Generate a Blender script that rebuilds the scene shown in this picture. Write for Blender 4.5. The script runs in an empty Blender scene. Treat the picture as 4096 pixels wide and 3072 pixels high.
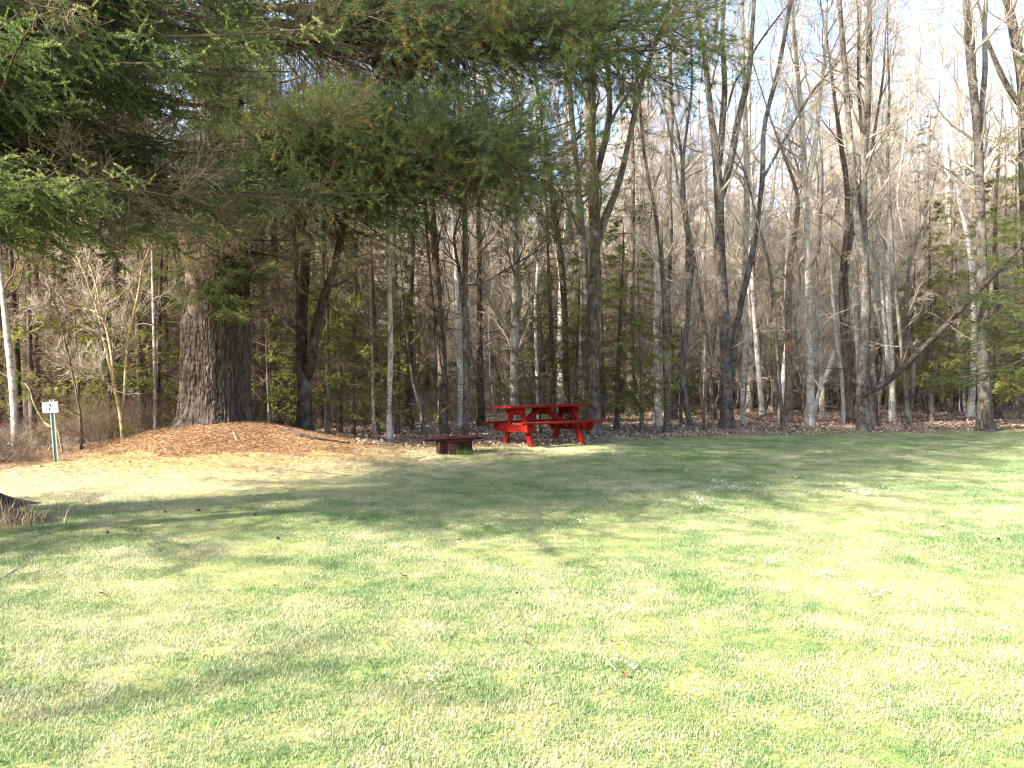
import bpy, math, random
import numpy as np
from mathutils import Vector, Euler
sc = bpy.context.scene
COL = sc.collection
rng = np.random.default_rng(7)
random.seed(7)
R = math.radians

# ------------------------------------------------------------------ camera
F = 3186.0                       # focal length in photograph pixels (4096 wide)
EYE = 1.6
PITCH = math.atan(86 / F)
cam = bpy.data.cameras.new('camera')
cam.sensor_width = 36
cam.lens = 36 * F / 4096
cam.clip_start = 0.05
cam.clip_end = 800
camo = bpy.data.objects.new('camera', cam)
camo.location = (0, 0, EYE)
camo.rotation_euler = (math.pi / 2 - PITCH, 0, 0)
COL.objects.link(camo)
sc.camera = camo

# ------------------------------------------------------------------ light
SUN_AZ = Vector((-0.895, -0.445, 0)).normalized()
SUN_EL = R(39)
w = bpy.data.worlds.new('World'); sc.world = w; w.use_nodes = True
nt = w.node_tree; nt.nodes.clear()
sky = nt.nodes.new('ShaderNodeTexSky'); sky.sky_type = 'NISHITA'; sky.sun_disc = False
sky.sun_elevation = SUN_EL
sky.sun_rotation = math.atan2(SUN_AZ.x, SUN_AZ.y)
sky.air_density = 1.0; sky.dust_density = 2.5; sky.ozone_density = 1.0
bg = nt.nodes.new('ShaderNodeBackground'); bg.inputs[1].default_value = 0.14
wo = nt.nodes.new('ShaderNodeOutputWorld')
nt.links.new(sky.outputs[0], bg.inputs[0]); nt.links.new(bg.outputs[0], wo.inputs[0])
sl = bpy.data.lights.new('sun', 'SUN'); sl.energy = 4.6; sl.angle = R(0.53); sl.color = (1.0, 0.93, 0.82)
so = bpy.data.objects.new('sun', sl)
to = Vector((SUN_AZ.x * math.cos(SUN_EL), SUN_AZ.y * math.cos(SUN_EL), math.sin(SUN_EL)))
so.rotation_euler = (-to).to_track_quat('-Z', 'Y').to_euler()
so.location = to * 60
COL.objects.link(so)
sc.view_settings.view_transform = 'Standard'
sc.view_settings.look = 'None'
sc.view_settings.exposure = 2.18
sc.view_settings.gamma = 1.0
sc.view_settings.use_curve_mapping = False
sc.cycles.max_bounces = 5
sc.cycles.diffuse_bounces = 3
sc.cycles.glossy_bounces = 2
sc.cycles.transmission_bounces = 3
sc.cycles.sample_clamp_indirect = 6
sc.cycles.pixel_filter_type = 'BLACKMAN_HARRIS'
sc.cycles.filter_width = 1.2

# ------------------------------------------------------------------ helpers
def at(px, py, Y):
    """world point at depth Y on the line of sight of a photograph pixel"""
    u = (px - 2048) / F; v = -(py - 1536) / F
    dy = math.cos(PITCH) + v * math.sin(PITCH)
    dz = -math.sin(PITCH) + v * math.cos(PITCH)
    t = Y / dy
    return np.array((u * t, Y, EYE + dz * t))

def r2(u, v): return 1300 + u / 1.58, v / 1.58
def r3(u, v): return 2600 + u / 1.4786, v / 1.4786
def r4(u, v): return u / 1.58, 900 + v / 1.58
def r5(u, v): return 1300 + u / 1.58, 900 + v / 1.58
def r6(u, v): return 2600 + u / 1.4786, 900 + v / 1.4786
SCALE = {r2: 1.58, r3: 1.4786, r4: 1.58, r5: 1.58, r6: 1.4786}

def _hash(ix, iy, iz, s):
    h = (ix * 374761393 + iy * 668265263 + iz * 2147483647 + s * 1274126177) & 0xffffffff
    h = ((h ^ (h >> 13)) * 1274126177) & 0xffffffff
    return ((h ^ (h >> 16)) & 0xffff) / 65535.0

def vnoise(p, s=0):
    p = np.asarray(p, dtype=float)
    i = np.floor(p).astype(np.int64); f = p - i; f = f * f * (3 - 2 * f)
    o = 0
    for dx in (0, 1):
        for dy in (0, 1):
            for dz in (0, 1):
                wgt = (f[..., 0] if dx else 1 - f[..., 0]) * (f[..., 1] if dy else 1 - f[..., 1]) * (f[..., 2] if dz else 1 - f[..., 2])
                o = o + wgt * _hash(i[..., 0] + dx, i[..., 1] + dy, i[..., 2] + dz, s)
    return o

def n2(x, y, sc_, s=0):
    x = np.asarray(x, float); y = np.asarray(y, float)
    return vnoise(np.stack([x * sc_, y * sc_, np.zeros_like(x)], -1), s)

PINE = np.array((-5.5, 14.7))
NEAR = np.array((-5.9, 7.85))

def smooth(a, b, x):
    t = np.clip((x - a) / (b - a), 0, 1); return t * t * (3 - 2 * t)

def H(x, y):
    x = np.asarray(x, float); y = np.asarray(y, float)
    h = 0.53 * np.exp(-((x - PINE[0] - 0.2) ** 2 / (2 * 1.35 ** 2) + (y - PINE[1] + 0.15) ** 2 / (2 * 1.15 ** 2)))
    h = h + 0.08 * np.exp(-((x - NEAR[0]) ** 2 + (y - NEAR[1]) ** 2) / (2 * 0.8 ** 2))
    h = h + (n2(x, y, 0.25, 3) - 0.5) * 0.05 * smooth(3, 6, y)
    h = h + (n2(x, y, 1.3, 4) - 0.5) * 0.05 * smooth(14, 19, y)
    h = h + 6.0 * smooth(45, 135, y)
    return h

def ground_at(px, py):
    Y = 10.0
    for _ in range(30):
        p = at(px, py, Y)
        # move along ray until it meets the terrain
        z = float(H(p[0], p[1])); dz = (p[2] - EYE) / Y
        if dz > -0.005: dz = -0.005
        Y = 0.5 * Y + 0.5 * (z - EYE) / dz
    p = at(px, py, Y); p[2] = float(H(p[0], p[1]))
    return p

EDGE_X = [-16, -9, -7.6, -7.1, -6.6, -5.5, -3.3, -2.4, -1.64, 1.2, 4.0, 8.3, 12.1, 20]
EDGE_Y = [10.5, 11.4, 11.9, 12.8, 13.6, 14.6, 14.9, 14.8, 15.0, 15.6, 17.2, 18.2, 18.9, 20]
def edge(x): return np.interp(x, EDGE_X, EDGE_Y)

class G:
    """collects geometry for ONE mesh"""
    def __init__(s): s.v = []; s.q = []; s.t = []; s.n = 0; s.tone = []; s.qm = []; s.tm = []
    def add(s, v, q=None, t=None, m=0, tone=0.5):
        v = np.asarray(v, float).reshape(-1, 3)
        s.v.append(v)
        s.tone.append(np.broadcast_to(np.asarray(tone, float), (len(v),)))
        if q is not None and len(q): q = np.asarray(q).reshape(-1, 4); s.q.append(q + s.n); s.qm.append(np.full(len(q), m))
        if t is not None and len(t): t = np.asarray(t).reshape(-1, 3); s.t.append(t + s.n); s.tm.append(np.full(len(t), m))
        s.n += len(v)
    def box(s, c, size, rot=None, m=0, bev=0.0, tone=0.5):
        x, y, z = [k / 2 for k in size]
        v = np.array([(i, j, k) for i in (-x, x) for j in (-y, y) for k in (-z, z)])
        if rot is not None: v = v @ np.array(rot).T
        q = [(0, 1, 3, 2), (4, 6, 7, 5), (0, 4, 5, 1), (2, 3, 7, 6), (0, 2, 6, 4), (1, 5, 7, 3)]
        s.add(v + np.array(c), q, m=m, tone=tone)
    def prism(s, poly, axis_a, axis_b, normal, origin, thick, m=0):
        a, b, n, o = [np.array(k, float) for k in (axis_a, axis_b, normal, origin)]
        k = len(poly)
        base = np.array([o + a * p[0] + b * p[1] for p in poly])
        v = np.concatenate([base - n * thick / 2, base + n * thick / 2])
        q = [(i, (i + 1) % k, (i + 1) % k + k, i + k) for i in range(k)]
        t = []
        for i in range(1, k - 1): t += [(0, i + 1, i), (k, k + i, k + i + 1)]
        s.add(v, q, t, m=m)
    def tubes(s, P, Rr, n=5, m=0, tone=0.5, cap=False):
        """P (N,K,3) paths, Rr (N,K) radii"""
        P = np.asarray(P, float); Rr = np.asarray(Rr, float)
        N, K, _ = P.shape
        T = np.gradient(P, axis=1)
        T /= np.linalg.norm(T, axis=2, keepdims=True) + 1e-9
        mean = T.mean(1)
        ref = np.where(np.abs(mean[:, 2:3]) > 0.75, np.array([[1.0, 0, 0]]), np.array([[0, 0, 1.0]]))
        A = np.cross(T, ref[:, None, :]); A /= np.linalg.norm(A, axis=2, keepdims=True) + 1e-9
        B = np.cross(T, A)
        th = np.arange(n) / n * 2 * math.pi
        V = P[:, :, None, :] + Rr[:, :, None, None] * (A[:, :, None, :] * np.cos(th)[None, None, :, None] + B[:, :, None, :] * np.sin(th)[None, None, :, None])
        i = np.arange(N)[:, None, None] * K * n; k = np.arange(K - 1)[None, :, None] * n; j = np.arange(n)[None, None, :]; j2 = (j + 1) % n
        q = np.stack([i + k + j, i + k + j2, i + k + n + j2, i + k + n + j], -1).reshape(-1, 4)
        tn = tone if np.ndim(tone) == 0 else np.repeat(np.asarray(tone), K * n)
        s.add(V.reshape(-1, 3), q, m=m, tone=tn)
    def mesh(s, name, mats, smooth_=True):
        me = bpy.data.meshes.new(name)
        V = np.concatenate(s.v)
        Q = np.concatenate(s.q) if s.q else np.zeros((0, 4), int)
        T = np.concatenate(s.t) if s.t else np.zeros((0, 3), int)
        me.vertices.add(len(V)); me.vertices.foreach_set('co', V.astype(np.float32).ravel())
        loops = np.concatenate([Q.ravel(), T.ravel()]).astype(np.int32)
        me.loops.add(len(loops)); me.loops.foreach_set('vertex_index', loops)
        starts = np.concatenate([np.arange(len(Q)) * 4, len(Q) * 4 + np.arange(len(T)) * 3]).astype(np.int32)
        me.polygons.add(len(starts)); me.polygons.foreach_set('loop_start', starts)
        mi = np.concatenate([*(s.qm or [np.zeros(0)]), *(s.tm or [np.zeros(0)])]).astype(np.int32)
        me.polygons.foreach_set('material_index', mi)
        me.polygons.foreach_set('use_smooth', np.full(len(starts), smooth_))
        for m in (mats if isinstance(mats, (list, tuple)) else [mats]): me.materials.append(m)
        a = me.attributes.new('tone', 'FLOAT', 'POINT'); a.data.foreach_set('value', np.concatenate(s.tone).astype(np.float32))
        me.update(calc_edges=True)
        return me

def link(name, me, parent=None, loc=(0, 0, 0), kind=None):
    o = bpy.data.objects.new(name, me); o.location = loc; COL.objects.link(o)
    if parent is not None: o.parent = parent
    if kind: o['kind'] = kind
    return o
def tag(o, label, cat, group=None):
    o['label'] = label; o['category'] = cat
    if group: o['group'] = group
    return o
def thing(name, label, cat, loc, rz=0, group=None):
    o = bpy.data.objects.new(name, None); o.empty_display_size = 0.2
    o.location = loc; o.rotation_euler = (0, 0, rz); COL.objects.link(o)
    return tag(o, label, cat, group)
def dup(root, loc, rz, scale, label, group):
    r = root.copy(); COL.objects.link(r); r.location = loc; r.rotation_euler = (0, 0, rz); r.scale = scale
    r['label'] = label; r['group'] = group
    for ch in list(root.children):
        c = ch.copy(); COL.objects.link(c); c.parent = r
    return r

# ------------------------------------------------------------------ materials
def mat(name):
    m = bpy.data.materials.new(name); m.use_nodes = True
    t = m.node_tree; b = t.nodes['Principled BSDF']
    b.inputs['Roughness'].default_value = 0.85
    b.inputs['Specular IOR Level'].default_value = 0.2
    return m, t, b
def nd(t, typ, **kw):
    n = t.nodes.new(typ)
    for k, v in kw.items():
        if k.startswith('i_'): n.inputs[k[2:].replace('_', ' ')].default_value = v
        else: setattr(n, k, v)
    return n
def ramp(t, src, stops):
    r = t.nodes.new('ShaderNodeValToRGB')
    el = r.color_ramp.elements
    while len(el) < len(stops): el.new(0.5)
    for e, (p, c) in zip(el, stops): e.position = p; e.color = (*c, 1)
    t.links.new(src, r.inputs[0]); return r.outputs[0]
def noise(t, vec, scale, detail=3, rough=0.6, dist=0):
    n = nd(t, 'ShaderNodeTexNoise'); n.inputs['Scale'].default_value = scale; n.inputs['Detail'].default_value = detail
    n.inputs['Roughness'].default_value = rough; n.inputs['Distortion'].default_value = dist
    if vec is not None: t.links.new(vec, n.inputs['Vector'])
    return n.outputs[0]
def coords(t, scale=(1, 1, 1), kind='Object', rnd=False):
    tc = nd(t, 'ShaderNodeTexCoord')
    mp = nd(t, 'ShaderNodeMapping'); mp.inputs['Scale'].default_value = scale
    t.links.new(tc.outputs[kind], mp.inputs[0])
    if rnd:
        oi = nd(t, 'ShaderNodeObjectInfo')
        cx = nd(t, 'ShaderNodeCombineXYZ')
        ml = nd(t, 'ShaderNodeMath', operation='MULTIPLY'); ml.inputs[1].default_value = 37
        t.links.new(oi.outputs['Random'], ml.inputs[0])
        t.links.new(ml.outputs[0], cx.inputs[0]); t.links.new(ml.outputs[0], cx.inputs[2])
        t.links.new(cx.outputs[0], mp.inputs['Location'])
    return mp.outputs[0]
def mix(t, fac, a, b, mode='MIX'):
    m = nd(t, 'ShaderNodeMix', data_type='RGBA', blend_type=mode)
    if hasattr(fac, 'links'): t.links.new(fac, m.inputs[0])
    else: m.inputs[0].default_value = fac
    for k, s in ((6, a), (7, b)):
        if hasattr(s, 'links'): t.links.new(s, m.inputs[k])
        else: m.inputs[k].default_value = (*s, 1)
    return m.outputs[2]
def math_(t, op, a, b=None, clamp=False):
    n = nd(t, 'ShaderNodeMath', operation=op, use_clamp=clamp)
    for k, s in ((0, a), (1, b)):
        if s is None: continue
        if hasattr(s, 'links'): t.links.new(s, n.inputs[k])
        else: n.inputs[k].default_value = s
    return n.outputs[0]
def bump(t, b, h, strength=0.5, dist=0.02):
    n = nd(t, 'ShaderNodeBump'); n.inputs['Strength'].default_value = strength; n.inputs['Distance'].default_value = dist
    t.links.new(h, n.inputs['Height']); t.links.new(n.outputs[0], b.inputs['Normal'])

def bark(name, dark, mid, lichen, lich_amt=0.5, vscale=5.5, rings=False, bstr=0.7, hor=17):
    m, t, b = mat(name)
    v = coords(t, (hor, hor, vscale), rnd=True)
    f = noise(t, v, 1.0, 6, 0.72, 0.9)
    c = ramp(t, f, [(0.36, dark), (0.5, mid), (0.62, tuple(min(1, k * 1.6) for k in mid))])
    vb = coords(t, (5, 5, 14), rnd=True); fb = noise(t, vb, 1.0, 5, 0.7, 0.5)
    c = mix(t, ramp(t, fb, [(0.40, (0.75, 0.75, 0.75)), (0.47, (0, 0, 0))]), c, dark)
    v2 = coords(t, (3, 3, 2.2), rnd=True)
    g = noise(t, v2, 1.0, 4, 0.65)
    gm = ramp(t, g, [(0.62 - 0.25 * lich_amt, (0, 0, 0)), (0.72 - 0.1 * lich_amt, (1, 1, 1))])
    c = mix(t, gm, c, lichen)
    if rings:
        v3 = coords(t, (2.5, 2.5, 26), rnd=True)
        k = noise(t, v3, 1.0, 2, 0.5)
        km = ramp(t, k, [(0.66, (0, 0, 0)), (0.70, (1, 1, 1))])
        c = mix(t, km, c, (0.05, 0.04, 0.03))
    oi = nd(t, 'ShaderNodeObjectInfo')
    hs = nd(t, 'ShaderNodeHueSaturation'); t.links.new(c, hs.inputs['Color'])
    mr = nd(t, 'ShaderNodeMapRange'); mr.inputs[3].default_value = 0.75; mr.inputs[4].default_value = 1.25
    t.links.new(oi.outputs['Random'], mr.inputs[0]); t.links.new(mr.outputs[0], hs.inputs['Value'])
    t.links.new(hs.outputs[0], b.inputs['Base Color'])
    bump(t, b, math_(t, 'ADD', f, fb), bstr, 0.05)
    return m

GREY = bark('grey_bark', (0.028, 0.022, 0.018), (0.115, 0.097, 0.079), (0.22, 0.21, 0.18), 0.5)
BROWN = bark('brown_bark', (0.028, 0.02, 0.015), (0.105, 0.08, 0.06), (0.2, 0.185, 0.15), 0.3)
DARK = bark('dark_flaky_bark', (0.014, 0.011, 0.009), (0.065, 0.05, 0.04), (0.17, 0.145, 0.12), 0.35, bstr=1.0)
PALE = bark('pale_bark', (0.15, 0.125, 0.1), (0.40, 0.355, 0.30), (0.5, 0.465, 0.40), 0.5)
BIRCH = bark('white_birch_bark', (0.3, 0.27, 0.23), (0.52, 0.49, 0.44), (0.6, 0.58, 0.53), 0.5, rings=True, hor=6)
TAN = bark('yellow_tan_bark', (0.16, 0.11, 0.05), (0.36, 0.28, 0.16), (0.42, 0.35, 0.22), 0.4)
SNAGB = bark('snag_bark', (0.1, 0.06, 0.035), (0.26, 0.2, 0.15), (0.5, 0.22, 0.07), 0.1)

def plain_tone(name, stops, transl=0.0, rough=0.8, wscale=None, spec=0.2):
    """colour from the 'tone' attribute plus per-object variation"""
    m, t, b = mat(name)
    a = nd(t, 'ShaderNodeAttribute', attribute_name='tone')
    oi = nd(t, 'ShaderNodeObjectInfo')
    f = math_(t, 'ADD', a.outputs['Fac'], math_(t, 'MULTIPLY', math_(t, 'SUBTRACT', oi.outputs['Random'], 0.5), 0.3), True)
    if wscale:
        geo = nd(t, 'ShaderNodeNewGeometry')
        n = noise(t, geo.outputs['Position'], wscale, 3)
        n = math_(t, 'MULTIPLY', math_(t, 'SUBTRACT', n, 0.5), 1.0)
        f = math_(t, 'ADD', f, n, True)
    c = ramp(t, f, stops)
    t.links.new(c, b.inputs['Base Color']); b.inputs['Roughness'].default_value = rough
    b.inputs['Specular IOR Level'].default_value = spec
    if transl:
        tr = nd(t, 'ShaderNodeBsdfTranslucent'); t.links.new(c, tr.inputs[0])
        ms = nd(t, 'ShaderNodeMixShader'); ms.inputs[0].default_value = transl
        t.links.new(b.outputs[0], ms.inputs[1]); t.links.new(tr.outputs[0], ms.inputs[2])
        t.links.new(ms.outputs[0], t.nodes['Material Output'].inputs[0])
    return m
TWIG = plain_tone('pale_twig_bark', [(0.0, (0.17, 0.14, 0.115)), (0.5, (0.40, 0.335, 0.26)), (1.0, (0.58, 0.50, 0.40))], wscale=0.6)
TWIGB = plain_tone('brown_twig_bark', [(0.0, (0.05, 0.034, 0.022)), (0.5, (0.13, 0.09, 0.06)), (1.0, (0.22, 0.16, 0.11))], wscale=0.6)
NEEDLE = plain_tone('spruce_needles', [(0.0, (0.03, 0.065, 0.025)), (0.5, (0.11, 0.175, 0.05)), (0.78, (0.25, 0.29, 0.085)), (1.0, (0.55, 0.54, 0.24))], 0.42, 0.6, 1.2)  # upper stops raised to pale yellow to imitate sunlit tips
PNEED = plain_tone('pine_needles', [(0.0, (0.04, 0.08, 0.028)), (0.6, (0.125, 0.185, 0.06)), (0.85, (0.17, 0.17, 0.05)), (1.0, (0.30, 0.20, 0.045))], 0.3, 0.55, 0.9)
FIRN = plain_tone('fir_needles', [(0.0, (0.07, 0.105, 0.022)), (0.5, (0.21, 0.235, 0.05)), (1.0, (0.40, 0.40, 0.11))], 0.4, 0.7, 0.5)
DARKN = plain_tone('dark_conifer_needles', [(0.0, (0.02, 0.045, 0.012)), (0.5, (0.05, 0.085, 0.022)), (1.0, (0.11, 0.14, 0.035))], 0.25, 0.7, 0.5)
LITTER = plain_tone('dead_leaf_litter', [(0.0, (0.14, 0.075, 0.045)), (0.35, (0.32, 0.22, 0.15)), (0.7, (0.5, 0.41, 0.31)), (1.0, (0.68, 0.6, 0.5))], 0.2)
STRAW = plain_tone('pine_straw', [(0.0, (0.12, 0.058, 0.026)), (0.5, (0.27, 0.15, 0.07)), (1.0, (0.45, 0.31, 0.17))], 0.1, wscale=2)
DRYG = plain_tone('dry_grass', [(0.0, (0.2, 0.15, 0.06)), (0.5, (0.40, 0.32, 0.16)), (1.0, (0.5, 0.43, 0.26))], 0.25)
FRESHG = plain_tone('fresh_long_grass', [(0.0, (0.08, 0.16, 0.03)), (1.0, (0.22, 0.30, 0.09))], 0.3)

def lawn_mask(t):
    """0 green .. 1 straw coloured, from where the turf grows"""
    geo = nd(t, 'ShaderNodeNewGeometry'); pos = geo.outputs['Position']
    def blob(cx, cy, sx, sy, lo, hi):
        mp = nd(t, 'ShaderNodeMapping', vector_type='POINT')
        mp.inputs['Location'].default_value = (-cx / sx, -cy / sy, 0); mp.inputs['Scale'].default_value = (1 / sx, 1 / sy, 0)
        t.links.new(pos, mp.inputs[0])
        ln = nd(t, 'ShaderNodeVectorMath', operation='LENGTH'); t.links.new(mp.outputs[0], ln.inputs[0])
        mr = nd(t, 'ShaderNodeMapRange'); mr.inputs[1].default_value = lo; mr.inputs[2].default_value = hi
        mr.inputs[3].default_value = 1; mr.inputs[4].default_value = 0
        t.links.new(ln.outputs['Value'], mr.inputs[0]); return mr.outputs[0]
    a = blob(-6.0, 12.0, 5.2, 4.0, 0.62, 1.15)
    b_ = blob(-1.5, 14.4, 3.6, 1.3, 0.5, 1.2)
    e = math_(t, 'MULTIPLY', math_(t, 'MAXIMUM', a, b_), 0.85)
    big = noise(t, pos, 0.55, 4, 0.6); mid = noise(t, pos, 2.6, 3, 0.6)
    nn = math_(t, 'ADD', math_(t, 'MULTIPLY', big, 0.9), math_(t, 'MULTIPLY', mid, 0.9))
    mr = nd(t, 'ShaderNodeMapRange'); mr.inputs[1].default_value = 0.62; mr.inputs[2].default_value = 1.16
    t.links.new(nn, mr.inputs[0])
    base = math_(t, 'ADD', math_(t, 'MULTIPLY', mr.outputs[0], 0.62), 0.09)
    return math_(t, 'MAXIMUM', math_(t, 'ADD', base, math_(t, 'MULTIPLY', e, 0.35)), e, True), pos

def grass_mat():
    m, t, b = mat('lawn_grass')
    mk, pos = lawn_mask(t)
    a = nd(t, 'ShaderNodeAttribute', attribute_name='tone')
    f = math_(t, 'ADD', mk, math_(t, 'MULTIPLY', math_(t, 'SUBTRACT', a.outputs['Fac'], 0.5), 0.85), True)
    c = ramp(t, f, [(0.0, (0.085, 0.175, 0.055)), (0.28, (0.20, 0.275, 0.12)), (0.5, (0.34, 0.36, 0.20)), (0.72, (0.50, 0.46, 0.30)), (1.0, (0.66, 0.58, 0.43))])
    t.links.new(c, b.inputs['Base Color']); b.inputs['Roughness'].default_value = 0.6
    tr = nd(t, 'ShaderNodeBsdfTranslucent'); t.links.new(c, tr.inputs[0])
    ms = nd(t, 'ShaderNodeMixShader'); ms.inputs[0].default_value = 0.3
    t.links.new(b.outputs[0], ms.inputs[1]); t.links.new(tr.outputs[0], ms.inputs[2])
    t.links.new(ms.outputs[0], t.nodes['Material Output'].inputs[0])
    return m
GRASS = grass_mat()
def soil_mat():
    m, t, b = mat('turf_thatch')
    mk, pos = lawn_mask(t)
    n = noise(t, pos, 24, 4, 0.7)
    f = math_(t, 'ADD', math_(t, 'MULTIPLY', mk, 0.8), math_(t, 'MULTIPLY', math_(t, 'SUBTRACT', n, 0.5), 0.9), True)
    c = ramp(t, f, [(0.0, (0.09, 0.15, 0.035)), (0.5, (0.26, 0.24, 0.09)), (1.0, (0.42, 0.32, 0.16))])
    t.links.new(c, b.inputs['Base Color']); bump(t, b, n, 0.6, 0.02)
    return m
SOIL = soil_mat()
def floor_mat(name, stops, sc_=9):
    m, t, b = mat(name)
    geo = nd(t, 'ShaderNodeNewGeometry')
    n = noise(t, geo.outputs['Position'], sc_, 6, 0.75); n2_ = noise(t, geo.outputs['Position'], 0.7, 3)
    f = math_(t, 'ADD', n, math_(t, 'SUBTRACT', math_(t, 'MULTIPLY', n2_, 0.5), 0.25))
    t.links.new(ramp(t, f, stops), b.inputs['Base Color']); bump(t, b, n, 0.9, 0.05)
    return m
FLOOR = floor_mat('forest_floor', [(0.35, (0.07, 0.042, 0.026)), (0.5, (0.21, 0.14, 0.09)), (0.62, (0.36, 0.27, 0.19)), (0.75, (0.48, 0.4, 0.3))])
MOUND = floor_mat('needle_covered_earth', [(0.35, (0.07, 0.032, 0.015)), (0.5, (0.18, 0.09, 0.04)), (0.7, (0.36, 0.23, 0.12))], 14)

def pine_bark_mat():
    m, t, b = mat('furrowed_pine_bark')
    a = nd(t, 'ShaderNodeAttribute', attribute_name='tone')
    v = coords(t, (9, 9, 3)); n = noise(t, v, 1.5, 5, 0.7)
    f = math_(t, 'ADD', a.outputs['Fac'], math_(t, 'MULTIPLY', math_(t, 'SUBTRACT', n, 0.5), 0.7), True)
    c = ramp(t, f, [(0.0, (0.010, 0.007, 0.005)), (0.35, (0.036, 0.026, 0.02)), (0.75, (0.085, 0.066, 0.053)), (1.0, (0.15, 0.122, 0.10))])
    t.links.new(c, b.inputs['Base Color']); bump(t, b, n, 0.6, 0.02); return m
PINEB = pine_bark_mat()

def paint(name, c1, c2, rough=0.45, sc_=5, stretch=(1, 6, 6), spec=0.35):
    m, t, b = mat(name)
    v = coords(t, stretch); n = noise(t, v, sc_, 5, 0.7, 0.3)
    t.links.new(ramp(t, n, [(0.3, c2), (0.56, c1), (0.66, c1), (0.76, tuple(0.7 * k + 0.07 for k in c1))]), b.inputs['Base Color'])
    b.inputs['Roughness'].default_value = rough; b.inputs['Specular IOR Level'].default_value = spec
    bump(t, b, n, 0.25, 0.005); return m
RED = paint('weathered_red_paint', (0.20, 0.011, 0.006), (0.06, 0.004, 0.003), 0.65, spec=0.12)
RUST = paint('rusted_steel', (0.038, 0.015, 0.010), (0.014, 0.007, 0.005), 0.85, 7, (1, 1, 1), 0.12)
BOARD = paint('weathered_brown_board', (0.045, 0.018, 0.014), (0.02, 0.009, 0.008), 0.95, 5, spec=0.05)
BLACK = paint('black_paint_and_hole_shade', (0.012, 0.012, 0.012), (0.008, 0.008, 0.008), 0.6)  # sign print, and the painted dark of the fire ring's hole
WHITE = paint('white_sign_face', (0.74, 0.76, 0.76), (0.6, 0.62, 0.62), 0.5, 9, (1, 1, 1))
GALV = paint('galvanised_green_grey_steel', (0.2, 0.26, 0.24), (0.12, 0.16, 0.15), 0.5, 8, (1, 1, 1), 0.5)
PETALW = plain_tone('white_petals', [(0, (0.75, 0.75, 0.76)), (1, (0.85, 0.85, 0.85))], 0.2)
PETALV = plain_tone('violet_petals', [(0, (0.16, 0.15, 0.5)), (1, (0.3, 0.28, 0.62))], 0.2)
LEAFB = plain_tone('brown_dead_leaf', [(0, (0.10, 0.035, 0.018)), (1, (0.20, 0.075, 0.035))], 0.15)
BLEACH = paint('bleached_wood', (0.5, 0.44, 0.35), (0.35, 0.3, 0.23), 0.8, 6)
CUTW = paint('raw_split_wood', (0.55, 0.26, 0.1), (0.3, 0.13, 0.05), 0.8, 8)

# ------------------------------------------------------------------ ground
def build_ground():
    def sheet(name, xs, ys, keep, m):
        X, Y = np.meshgrid(xs, ys); Z = H(X, Y)
        nx = len(xs)
        I, J = np.meshgrid(np.arange(nx - 1), np.arange(len(ys) - 1))
        cx = (X[:-1, :-1] + X[1:, 1:]) / 2; cy = (Y[:-1, :-1] + Y[1:, 1:]) / 2
        k = keep(cx, cy)
        a = (J * nx + I)[k]
        q = np.stack([a, a + 1, a + nx + 1, a + nx], -1)
        used = np.unique(q); rm = np.full(X.size, -1); rm[used] = np.arange(len(used))
        V = np.stack([X.ravel(), Y.ravel(), Z.ravel()], -1)[used]
        g = G(); g.add(V, rm[q]); o = link(name, g.mesh(name, m)); o['kind'] = 'structure'; return o
    xs = np.concatenate([np.arange(-200, -24, 8), np.arange(-24, -12, 1.0), np.arange(-12, 16, 0.16), np.arange(16, 30, 1.0), np.arange(30, 201, 8)])
    ys = np.concatenate([np.arange(-120, -4, 8), np.arange(-4, 8, 0.5), np.arange(8, 22, 0.14), np.arange(22, 40, 0.6), np.arange(40, 260, 4)])
    jit = lambda x, y: edge(x) + (n2(x, y, 1.2, 11) - 0.5) * 0.7 + (n2(x, y, 5, 12) - 0.5) * 0.4
    mnd = lambda x, y: ((x - PINE[0] - 0.4) / 2.5) ** 2 + ((y - PINE[1] + 0.6) / 1.55) ** 2 + (n2(x, y, 1.5, 13) - 0.5) * 0.7 < 1
    sheet('lawn', xs, ys, lambda x, y: (y < jit(x, y)) & ~mnd(x, y), SOIL)
    sheet('forest_floor', xs, ys, lambda x, y: (y >= jit(x, y)) & ~mnd(x, y), FLOOR)
    sheet('ground_mound', xs, ys, lambda x, y: mnd(x, y), MOUND)
build_ground()

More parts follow.
